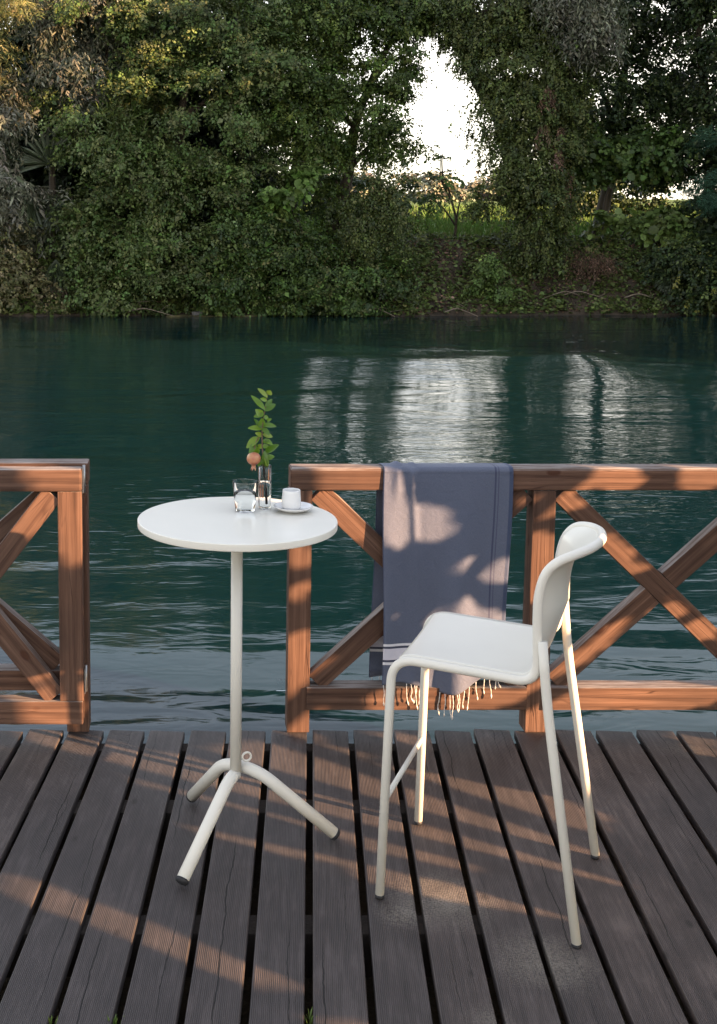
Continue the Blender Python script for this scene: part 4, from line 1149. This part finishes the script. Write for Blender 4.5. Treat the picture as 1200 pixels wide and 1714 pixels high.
for i in range(NU + 1):
    u = TW_ * i / NU
    col = []
    for j in range(NV + 1):
        v = j / NV
        x, y, z = towel_front(u, v)
        col.append((x, y, z, (u, z - 0.205 + 0.004 * math.sin(9 * u / TW_) + 0.006, 0)))
    # round the upper front edge of the rail, over the top, and down the back
    top = []
    t = u / TW_
    for k in range(1, 9):
        a = math.pi / 2 * k / 8
        top.append((x + 0.0, YF - 0.0105 + 0.020 - 0.020 * math.cos(a), RT - 0.019 + 0.0225 * math.sin(a)))
    lump = 0.012 * math.exp(-((t - 0.12) / 0.04) ** 2) + 0.008 * math.exp(-((t - 0.24) / 0.03) ** 2)
    top += [(x, YF + 0.03, RT + 0.0045 + lump), (x - 0.003, YF + 0.06, RT + 0.004 + lump), (x - 0.005, YF + 0.085, RT + 0.002), (x - 0.008, YF + 0.099, RT - 0.012)]
    col = col[:-1]
    # blend the last front rows into the rounded edge
    col = [q for q in col if q[2] < RT - 0.020]
    prev = col[-1]
    for q in top: col.append((q[0], q[1] + (0.0 if q[1] > YF + 0.01 else (prev[1] - (YF - 0.0105)) * max(0.0, (YF + 0.0095 - q[1]) / 0.02)), q[2], (u, q[2] + (q[1] - YF) + 0.9, 0)))
    zb = 0.195 + 0.012 * math.sin(8 * t)
    for k in range(1, 24):
        f = k / 23
        col.append((x - 0.008 - 0.012 * f + 0.004 * math.sin(5 * f), YF + 0.100 + 0.006 * math.sin(9 * t + 4 * f) + 0.006, (RT - 0.012) * (1 - f) + zb * f, (u, (RT - 0.012) * (1 - f) + zb * f - 0.200, 0)))
    vs.append(col)
m_ = min(len(c_) for c_ in vs); vs = [c_[-m_:] if len(c_) > m_ else c_ for c_ in vs]
flat = [p for c_ in vs for p in c_]
fs = [(i * m_ + j, (i + 1) * m_ + j, (i + 1) * m_ + j + 1, i * m_ + j + 1) for i in range(NU) for j in range(m_ - 1)]
cl = mk('cloth', [p[:3] for p in flat], fs, M_TOWEL, towel, True)
at = cl.data.attributes.new('tw', 'FLOAT_VECTOR', 'POINT')
at.data.foreach_set('vector', [c_ for p in flat for c_ in p[3]])
sd = cl.modifiers.new('thick', 'SOLIDIFY'); sd.thickness = 0.0016; sd.offset = -1
random.seed(11)
fr_t = [0.012, 0.07, 0.20, 0.235, 0.265, 0.285, 0.315, 0.33, 0.40, 0.445, 0.475, 0.51, 0.545, 0.565, 0.60, 0.615, 0.66, 0.70, 0.755, 0.825, 0.865, 0.925, 0.94]
for t in fr_t:
    u = t * TW_
    x, y, z = towel_front(u, 0.004)
    ln = random.uniform(0.065, 0.100); sxx = random.uniform(-0.012, 0.016)
    pts = [Vector((x, y, z + 0.004)), Vector((x + sxx * 0.3 + random.uniform(-.003, .003), y - 0.003, z - ln * 0.35)), Vector((x + sxx * 0.5 + random.uniform(-.005, .005), y - 0.002, z - ln * 0.7)), Vector((x + sxx, y - 0.003, z - ln))]
    pp = catmull(pts, 5)
    rad = [0.0016 + 0.0004 * math.sin(k * 2.2) for k in range(len(pp))]
    for k_, q in ((-4, 0.0022), (-3, 0.0034), (-2, 0.0026), (-1, 0.0012)): rad[k_] = q
    mb = MB(); mb.tube(pp, rad, 7).build('fringe', M_FRINGE, towel)
for t in (0.02, 0.08):
    x = TX0 + t * TW_ - 0.022
    mb = MB(); mb.tube(catmull([(x, YF + 0.105, 0.20), (x + 0.002, YF + 0.104, 0.165), (x - 0.001, YF + 0.106, 0.13)], 4), 0.0016, 6).build('fringe', M_FRINGE, towel)

# ------------------------------------------------------------------ tableware
def glass_mat(name, col=(0.97, 0.99, 0.985), ior=1.47, rough=0.0):
    m, n, l, b = newmat(name)
    b.inputs['Base Color'].default_value = (*col, 1); b.inputs['Roughness'].default_value = rough
    b.inputs['IOR'].default_value = ior; b.inputs['Transmission Weight'].default_value = 1.0
    return m
M_GLASS = glass_mat('glass', (0.985, 0.995, 0.99), 1.22); M_H2O = glass_mat('drinking_water', (0.99, 0.998, 1.0), 1.20)
M_CERAMIC = paint_mat('glazed_white_ceramic', (0.80, 0.79, 0.77), 0.12, 0.0)
Z0 = TZ + 0.0006
tc_ = Vector((0.218, 3.880, Z0))
tumbler = thing('water_tumbler', tc_, 'clear glass tumbler half full of water on the round table', 'glass')
mb = MB(); mb.lathe([(r_ * 1.06, z_ * 1.05) for (r_, z_) in [(0, 0), (0.0285, 0), (0.031, 0.002), (0.0335, 0.03), (0.0395, 0.094), (0.0388, 0.0955), (0.0385, 0.094), (0.0325, 0.030), (0.0302, 0.008), (0, 0.0065)]], tc_, 56).build('glass_wall', M_GLASS, tumbler)
mb = MB(); mb.lathe([(r_ * 1.06, z_ * 1.05) for (r_, z_) in [(0, 0.0061), (0.0305, 0.0075), (0.0328, 0.030), (0.0353, 0.0572), (0.0340, 0.0568), (0, 0.0566)]], tc_, 56).build('water', M_H2O, tumbler)
vc_ = Vector((0.285, 3.915, Z0))
vase = thing('bud_vase', vc_, 'slim fluted clear glass bud vase holding the pomegranate twig', 'vase')
vs, fs = [], []; SEG = 84
prof = [(0.0, 0.0, 0), (0.0175, 0.0, 0), (0.0200, 0.003, 1), (0.0205, 0.02, 1), (0.0207, 0.075, 1), (0.0205, 0.135, 1), (0.0212, 0.1455, 0.2), (0.0205, 0.147, 0), (0.0194, 0.1455, 0), (0.0190, 0.075, 0), (0.0186, 0.008, 0), (0.0, 0.006, 0)]
for (r, z, fl_) in prof:
    for k in range(SEG):
        a = 2 * math.pi * k / SEG
        rr = r + fl_ * 0.0010 * math.cos(14 * a)
        vs.append(vc_ + Vector((rr * math.cos(a), rr * math.sin(a), z)))
fs = [(i * SEG + k, i * SEG + (k + 1) % SEG, (i + 1) * SEG + (k + 1) % SEG, (i + 1) * SEG + k) for i in range(len(prof) - 1) for k in range(SEG)]
vo = mk('glass_wall', vs, fs, M_GLASS, vase, True)
bm = bmesh.new(); bm.from_mesh(vo.data); bmesh.ops.remove_doubles(bm, verts=bm.verts, dist=1e-5); bm.to_mesh(vo.data); bm.free()
mb = MB(); mb.lathe([(0, 0.0057), (0.0188, 0.0078), (0.0193, 0.075), (0.0193, 0.094), (0, 0.0936)], vc_, 40).build('water', M_H2O, vase)
cc_ = Vector((0.371, 3.875, Z0))
saucer = MB().lathe([(0, 0.0), (0.034, 0.0), (0.036, 0.003), (0.055, 0.0085), (0.0655, 0.0165), (0.0662, 0.0178), (0.0650, 0.0185), (0.053, 0.0115), (0.034, 0.0075), (0, 0.007)], Vector((0.378, 3.877, Z0)), 64)
so = saucer.build('saucer', M_CERAMIC, None, True, (0.378, 3.877, Z0)); tag(so, 'white ceramic saucer under the espresso cup', 'saucer')
cz = cc_ + Vector((0, 0, 0.0078))
cup = MB().lathe([(0, 0), (0.0240, 0), (0.0300, 0.003), (0.0325, 0.012), (0.0318, 0.030), (0.0298, 0.056), (0.0292, 0.0635), (0.0284, 0.0648), (0.0274, 0.0635), (0.0284, 0.040), (0.0300, 0.014), (0.026, 0.006), (0, 0.005)], cz, 56)
co = cup.build('espresso_cup', M_CERAMIC, None, True, tuple(cz)); tag(co, 'handleless white espresso cup standing on a saucer', 'cup')

# the pomegranate twig
twig = thing('pomegranate_twig', vc_ + Vector((0, 0, 0.013)), 'leafy green twig with a small pink pomegranate in the vase', 'twig')
m, n, l, b = newmat('pomegranate_leaf')
tc = nd(n, 'ShaderNodeTexCoord'); oi = nd(n, 'ShaderNodeObjectInfo')
cr = ramp(n, [(0.0, (0.08, 0.17, 0.012)), (0.6, (0.16, 0.28, 0.02)), (1.0, (0.27, 0.34, 0.035))]); l.new(oi.outputs['Random'], cr.inputs['Fac'])
ns = nd(n, 'ShaderNodeTexNoise', in_Scale=60.0, in_Detail=3.0); l.new(tc.outputs['Object'], ns.inputs['Vector'])
cc = mix(n, l, mth(n, l, 'MULTIPLY', ns.outputs['Fac'], 0.5), cr.outputs['Color'], (0.05, 0.12, 0.01))
l.new(cc, b.inputs['Base Color']); b.inputs['Roughness'].default_value = 0.28
tr = nd(n, 'ShaderNodeBsdfTranslucent'); l.new(cc, tr.inputs['Color']); ms = nd(n, 'ShaderNodeMixShader'); ms.inputs[0].default_value = 0.3
l.new(b.outputs[0], ms.inputs[1]); l.new(tr.outputs[0], ms.inputs[2]); l.new(ms.outputs[0], n['Material Output'].inputs['Surface'])
M_PL = m
M_STEM = bark_mat('twig_bark', (0.10, 0.055, 0.035), (0.20, 0.13, 0.08))
def VP(dx, dz, dy=0.0): return vc_ + Vector((dx, dy, dz))
stem = [VP(0.007, 0.015), VP(0.002, 0.08), VP(-0.004, 0.150), VP(-0.008, 0.20), VP(-0.010, 0.25), VP(-0.006, 0.30), VP(0.000, 0.34), VP(0.006, 0.380), VP(0.010, 0.392)]
sp_ = catmull(stem, 6); mb = MB(); mb.tube(sp_, [0.0034 - 0.0024 * k / len(sp_) for k in range(len(sp_))], 8).build('stem', M_STEM, twig)
st2 = catmull([VP(-0.010, 0.248), VP(-0.024, 0.238, -0.006), VP(-0.033, 0.220, -0.010), VP(-0.035, 0.200, -0.012)], 5)
mb = MB(); mb.tube(st2, 0.0016, 7).build('stem', M_STEM, twig)
def leaf(base, tip, w, nrm, curl=0.15, nseg=7):
    base, tip, nrm = Vector(base), Vector(tip), Vector(nrm).normalized()
    tip = base + (tip - base) * 1.15
    d = tip - base; L = d.length; d.normalize(); s_ = d.cross(nrm).normalized(); nn = s_.cross(d).normalized()
    vs, fs = [], []
    for i in range(nseg + 1):
        t = i / nseg
        hw = w * (math.sin(math.pi * min(1, t * 0.94 + 0.03)) ** 0.75) * (1 - 0.25 * t)
        c = base + d * (L * t) - nn * (curl * L * t * t)
        vs += [c - s_ * hw + nn * hw * 0.35, c, c + s_ * hw + nn * hw * 0.35]
    for i in range(nseg):
        for k in (0, 1): fs.append((i * 3 + k, i * 3 + k + 1, i * 3 + k + 4, i * 3 + k + 3))
    mk('leaf', vs, fs, M_PL, twig, True, None, base)
LV = [((0.006, .375), (-0.020, .403), .007, (.3, -.8, .5)), ((0.008, .385), (0.016, .396), .009, (.2, -1, .2)), ((-0.002, .335), (-0.040, .376), .008, (-.2, -.7, .7)), ((-0.004, .330), (0.030, .350), .009, (.3, -.7, .6)),
      ((-0.008, .312), (-0.028, .332), .010, (0, -1, .3)), ((-0.006, .310), (0.010, .306), .007, (.2, -.9, .5)), ((-0.010, .305), (-0.012, .268), .010, (0, -1, .2)), ((-0.008, .280), (0.032, .282), .010, (0, -.6, .8)),
      ((-0.010, .272), (0.010, .258), .008, (.3, -.8, .3)), ((-0.012, .268), (-0.050, .276), .009, (0, -.7, .7)), ((-0.012, .272), (-0.032, .298), .006, (0, -.8, .4)), ((-0.018, .240), (-0.058, .216), .012, (-.3, -.8, .6)),
      ((-0.030, .222), (-0.050, .196), .009, (-.1, -1, .2)), ((-0.033, .212), (-0.028, .180), .011, (.1, -1, .1)), ((-0.008, .225), (0.008, .232), .006, (.2, -.8, .5)), ((-0.008, .210), (0.008, .214), .007, (.2, -.9, .5)),
      ((-0.006, .205), (-0.022, .214), .007, (-.2, -.9, .4)), ((0.002, .185), (0.036, .216), .012, (-.3, -.7, .7)), ((-0.002, .195), (0.004, .148), .009, (.2, -1, 0)), ((-0.004, .185), (-0.006, .140), .008, (-.2, -1, .1)), ((0.0, .180), (0.010, .146), .007, (.5, -.9, .1)), ((0.006, .295), (0.018, .304), .005, (.1, -.9, .5)), ((-0.008, .250), (0.022, .243), .008, (.2, -.8, .5)), ((-0.010, .245), (-0.030, .256), .007, (-.2, -.8, .5)), ((0.0, .345), (0.020, .366), .007, (.3, -.8, .5)), ((-0.004, .320), (-0.034, .312), .008, (-.2, -.8, .6)), ((-0.006, .232), (0.020, .224), .008, (.3, -.8, .5)), ((0.004, .170), (0.026, .178), .008, (.3, -.8, .5)), ((-0.004, .168), (-0.022, .152), .007, (-.3, -.9, .3)), ((0.004, .365), (-0.014, .372), .006, (-.2, -.9, .4))]
random.seed(3)
for (b0, t0, w, nn) in LV:
    leaf(VP(b0[0], b0[1], random.uniform(-.006, .002)), VP(t0[0], t0[1], random.uniform(-.02, .008)), w * 1.4, nn, random.uniform(0.05, 0.25))
m, n, l, b = newmat('pomegranate_skin')
tc = nd(n, 'ShaderNodeTexCoord'); ns = nd(n, 'ShaderNodeTexNoise', in_Scale=34.0, in_Detail=4.0); l.new(tc.outputs['Object'], ns.inputs['Vector'])
cr = ramp(n, [(0.34, (0.36, 0.10, 0.065)), (0.52, (0.46, 0.20, 0.10)), (0.7, (0.48, 0.33, 0.14))]); l.new(ns.outputs['Fac'], cr.inputs['Fac']); l.new(cr.outputs['Color'], b.inputs['Base Color']); b.inputs['Roughness'].default_value = 0.38
M_POM = m
pc = VP(-0.038, 0.172, -0.014); prof = []
for k in range(17):
    a = math.pi * k / 16; r = 0.0245 * math.sin(a) * (1 + 0.05 * math.cos(2 * a)); prof.append((r, -0.0210 * math.cos(a)))
fruit = MB().lathe(prof, pc, 32).build('fruit', M_POM, twig)
mb = MB(); mb.lathe([(0.0, -0.020), (0.0075, -0.0215), (0.0065, -0.027), (0.0085, -0.033)], pc, 18)
for k in range(6):
    a = 2 * math.pi * k / 6
    q = Vector((math.cos(a), math.sin(a), 0)); s_ = Vector((-math.sin(a), math.cos(a), 0))
    A = pc + q * 0.0082 + Vector((0, 0, -0.031))
    mb.add([A - s_ * 0.0042, A + s_ * 0.0042, A + q * 0.0035 + Vector((0, 0, -0.010))], [(0, 1, 2)])
mb.build('calyx', M_POM, fruit, False)

# ------------------------------------------------------------------ unseen tree right of the view, its crown shaped to throw the dappled shade
# openings cut in the crown for the sun patches, metres across (s) and up (t) in a plane square to the sun
LIT = [[(2.880, 1.061), (2.768, 1.039), (2.752, 0.954), (2.740, 0.877), (2.724, 0.820), (2.657, 0.769), (2.696, 0.733), (2.748, 0.745), (2.799, 0.793), (2.816, 0.840), (2.828, 0.889), (2.842, 0.942), (2.863, 1.000)],
       [(3.470, 0.987), (3.485, 0.963), (3.492, 0.906), (3.488, 0.856), (3.503, 0.811), (3.433, 0.804), (3.414, 0.849), (3.399, 0.900), (3.384, 0.961)],
       [(3.653, 0.835), (3.662, 0.778), (3.595, 0.724), (3.532, 0.734), (3.533, 0.778), (3.556, 0.826)],
       [(3.463, 0.817), (3.483, 0.769), (3.477, 0.726), (3.470, 0.680), (3.464, 0.628), (3.428, 0.602), (3.391, 0.633), (3.379, 0.683), (3.395, 0.720), (3.380, 0.765), (3.374, 0.809)],
       [(3.805, 1.091), (3.872, 1.034), (4.081, 1.002), (4.165, 0.972), (4.276, 0.888), (3.616, 0.821), (3.601, 0.865), (3.614, 0.909), (3.610, 0.949), (3.607, 0.997), (3.597, 1.033), (3.632, 1.078)],
       [(3.773, 1.175), (3.854, 1.124), (3.886, 1.086), (3.710, 1.104), (3.686, 1.170)],
       [(3.704, 1.218), (3.736, 1.204), (3.508, 1.173), (3.435, 1.167)],
       [(4.180, 0.879), (4.178, 0.843), (4.201, 0.804), (4.220, 0.733), (4.247, 0.672), (3.889, 0.648), (3.711, 0.618), (3.657, 0.612), (3.628, 0.652), (3.703, 0.707), (3.731, 0.753), (3.732, 0.789), (3.734, 0.837)],
       [(5.027, 0.623), (5.114, 0.578), (4.627, 0.568)],
       [(4.462, 0.883), (4.545, 0.834), (4.428, 0.840), (4.380, 0.876)],
       [(4.443, 1.817), (4.455, 1.950), (4.472, 1.952), (4.494, 1.785), (4.495, 1.645), (4.447, 1.634)],
       [(4.519, 1.811), (4.561, 1.769), (4.579, 1.677), (4.577, 1.641), (4.526, 1.631)],
       [(4.563, 1.526), (4.600, 1.537), (4.644, 1.536), (4.695, 1.499), (4.697, 1.376), (4.636, 1.445), (4.592, 1.485)],
       [(4.539, 1.457), (4.589, 1.385), (4.638, 1.325), (4.656, 1.291), (4.698, 1.286), (4.699, 1.224), (4.638, 1.156), (4.641, 0.968), (4.552, 1.008), (4.542, 1.333)],
       [(4.268, 1.761), (4.323, 1.736), (4.324, 1.651), (4.269, 1.651)],
       [(4.269, 1.572), (4.324, 1.580), (4.325, 1.507), (4.269, 1.498)],
       [(4.268, 1.362), (4.326, 1.395), (4.329, 0.926), (4.270, 0.952)],
       [(4.330, 2.085), (4.455, 2.029), (4.456, 1.890), (4.331, 1.947)],
       [(4.322, 1.955), (4.419, 1.912), (4.430, 1.753), (4.412, 1.673), (4.323, 1.874)],
       [(4.318, 1.144), (4.376, 1.243), (4.410, 1.204), (4.355, 1.109)],
       [(4.422, 1.081), (4.761, 0.928), (4.762, 0.880), (4.634, 0.900), (4.423, 0.996)],
       [(4.738, 1.765), (4.796, 1.738), (4.798, 1.629), (4.740, 1.633)],
       [(4.736, 1.570), (4.800, 1.563), (4.805, 1.302), (4.740, 1.304)],
       [(4.738, 0.972), (4.809, 0.940), (4.813, 0.719), (4.742, 0.751)],
       [(4.794, 1.740), (4.830, 1.719), (4.864, 1.627), (4.832, 1.614), (4.795, 1.662)],
       [(4.870, 1.539), (4.911, 1.505), (4.993, 1.309), (4.965, 1.276), (4.887, 1.450)],
       [(5.024, 1.209), (5.119, 1.017), (5.122, 0.895), (4.992, 1.193)],
       [(4.790, 0.915), (4.838, 0.935), (4.892, 1.031), (4.959, 1.126), (4.949, 1.154), (4.881, 1.068), (4.821, 1.018), (4.788, 0.983)],
       [(4.795, 0.955), (5.123, 0.807), (5.125, 0.718), (5.025, 0.721), (4.797, 0.823)],
       [(4.851, 1.822), (4.942, 1.781), (4.945, 1.668), (4.853, 1.709)],
       [(5.019, 1.747), (5.099, 1.711), (5.102, 1.597), (5.021, 1.633)],
       [(3.763, 2.177), (3.830, 2.146), (3.829, 1.896), (3.761, 1.911)],
       [(3.759, 1.564), (3.828, 1.567), (3.827, 1.402), (3.759, 1.464)],
       [(3.692, 2.336), (3.825, 2.276), (3.825, 2.144), (3.724, 2.189)],
       [(3.656, 1.928), (3.724, 2.188), (3.765, 2.170), (3.689, 1.955)],
       [(3.667, 1.546), (3.703, 1.573), (3.721, 1.511), (3.685, 1.495)],
       [(3.710, 1.462), (3.741, 1.448), (3.753, 1.327), (3.723, 1.340)],
       [(3.651, 1.373), (3.811, 1.308), (3.810, 1.207), (3.650, 1.286)],
       [(3.813, 1.903), (3.830, 1.895), (3.827, 1.163), (3.809, 1.171)],
       [(3.878, 1.264), (3.863, 1.342), (3.828, 1.374), (3.792, 1.342), (3.778, 1.264), (3.792, 1.186), (3.828, 1.154), (3.863, 1.186)],
       [(3.907, 0.801), (3.892, 0.914), (3.857, 0.961), (3.822, 0.914), (3.807, 0.801), (3.822, 0.688), (3.857, 0.641), (3.892, 0.688)],
       [(3.647, 1.563), (3.637, 1.634), (3.612, 1.663), (3.588, 1.634), (3.577, 1.563), (3.588, 1.493), (3.612, 1.463), (3.637, 1.493)],
       [(3.659, 1.768), (3.641, 1.789), (3.599, 1.798), (3.556, 1.789), (3.539, 1.768), (3.556, 1.747), (3.599, 1.738), (3.641, 1.747)],
       [(3.839, 1.038), (3.827, 1.194), (3.799, 1.258), (3.770, 1.194), (3.759, 1.038), (3.770, 0.883), (3.799, 0.818), (3.827, 0.883)],
       [(3.614, 1.974), (3.607, 1.981), (3.592, 1.984), (3.576, 1.981), (3.570, 1.974), (3.576, 1.967), (3.592, 1.964), (3.607, 1.967)],
       [(3.598, 2.019), (3.594, 2.040), (3.586, 2.049), (3.577, 2.040), (3.574, 2.019), (3.577, 1.998), (3.586, 1.989), (3.594, 1.998)],
       [(3.563, 1.933), (3.555, 1.941), (3.533, 1.945), (3.512, 1.941), (3.503, 1.933), (3.512, 1.925), (3.533, 1.921), (3.555, 1.925)]]
SN = np.array([0.4848, 0.8747, 0.0]); SDv = np.array([SD.x, SD.y, 0.0]); A_P = -2.0
def in_poly(px, py, poly):
    ins = np.zeros(len(px), bool); j = len(poly) - 1
    for i in range(len(poly)):
        xi, yi = poly[i]; xj, yj = poly[j]
        c = ((yi > py) != (yj > py)) & (px < (xj - xi) * (py - yi) / (yj - yi + 1e-12) + xi)
        ins ^= c; j = i
    return ins
def lit(s, t):
    r = np.zeros(len(s), bool)
    for q in LIT: r |= in_poly(s, t, q)
    return r
NL = 46000
s = rng.uniform(1.7, 5.7, NL); t = rng.uniform(0.40, 2.45, NL); dep = rng.normal(0, 0.12, NL)
ang = rng.uniform(0, 2 * math.pi, NL)
size = rng.uniform(0.05, 0.085, NL)
dx, dz = np.cos(ang), np.sin(ang)
# leaves keep clear of the gaps with their whole blade (their height shifts with their depth along the light)
bad = np.zeros(NL, bool)
tt = t
for f in (0.0, 0.5, 1.0):
    for c in (-0.3, 0.3):
        cc = c if f == 0.5 else 0.0
        bad |= lit(s + (dx * f - dz * cc) * size, tt + (dz * f + dx * cc) * size)
ok = ~bad
s, t, dep, dx, dz, size = s[ok], t[ok], dep[ok], dx[ok], dz[ok], size[ok]
tz = t - dep * math.tan(R(SUN_EL))
pos = s[:, None] * SN + (A_P + dep)[:, None] * SDv + tz[:, None] * np.array([0, 0, 1.0])
dirs = dx[:, None] * SN + dz[:, None] * np.array([0, 0, 1.0])
nrm = unit(-SDv + np.array([0, 0, 0.25]) + rng.normal(0, 0.12, (len(s), 3)))
tb = SN * 3.7 + SDv * (A_P - 0.35)
shade = thing('shade_tree', (tb[0], tb[1], -0.4), 'unseen leafy tree beside the deck, crown shaped to cast the dappled shade', 'tree')
leaves_object('crown', pos, dirs, nrm, size, pick_cols(len(s), GREEN, 0.2), 'oval', M_LEAF, shade, 0.1, (tb[0], tb[1], -0.4), 0.03)
mb = MB()
root_p = Vector((tb[0], tb[1], -0.6))
for (ss, tt_) in ((2.2, 2.2), (2.9, 2.6), (3.6, 2.7), (4.4, 2.6), (5.2, 2.4), (2.0, 1.3), (5.4, 1.4)):
    e = Vector(SN * ss + SDv * (A_P - 0.35)) + Vector((0, 0, tt_))
    mb.tube(catmull([root_p, root_p + Vector((0, 0, 0.9)), root_p.lerp(e, 0.6) + Vector((0, 0, 0.35)), e], 5), [0.07, 0.068, 0.066, 0.063, 0.06, 0.056, 0.052, 0.048, 0.043, 0.038, 0.033, 0.028, 0.023, 0.018, 0.012, 0.008], 8)
mb.build('trunk', M_BARK, shade, True)

# ------------------------------------------------------------------ small things on the deck
for (x, y, lab) in ((-0.331, 2.858, 'tiny green grass tuft in the board gap nearest the left corner'), (-0.165, 2.858, 'tiny green grass tuft in the second board gap at the bottom left'), (0.339, 2.89, 'tiny green grass tuft in the board gap below the table')):
    nbl = 9
    pz = np.stack([np.full(nbl, x) + rng.normal(0, 0.004, nbl), np.full(nbl, y) + rng.normal(0, 0.012, nbl), np.full(nbl, -0.03)], 1)
    dz_ = np.stack([rng.normal(0, 0.35, nbl), rng.normal(0, 0.35, nbl), np.ones(nbl)], 1)
    tag(leaves_object('grass_tuft', pz, dz_, unit(rng.normal(0, 1, (nbl, 3)) + [0, -1, 0]), rng.uniform(0.030, 0.048, nbl), pick_cols(nbl, [((0.10, 0.15, 0.03), 1)], 0.2), 'needle', M_LEAF, None, 0.2, (x, y, -0.03)), lab, 'grass')
for (x, y, r, lab) in ((0.468, 3.93, 0.018, 'curled dry leaf on the deck between the table and stool'), (1.47, 4.55, 0.014, 'small dry leaf on the deck by the railing post')):
    tag(leaves_object('dry_leaf', np.array([[x, y, 0.006]]), np.array([[0.8, 0.5, 0.12]]), np.array([[0.1, -0.2, 1.0]]), np.array([r * 1.6]), np.array([[0.24, 0.19, 0.09]]), 'broad', M_LEAF_MATT, None, 0.5, (x, y, 0.006)), lab, 'leaf')
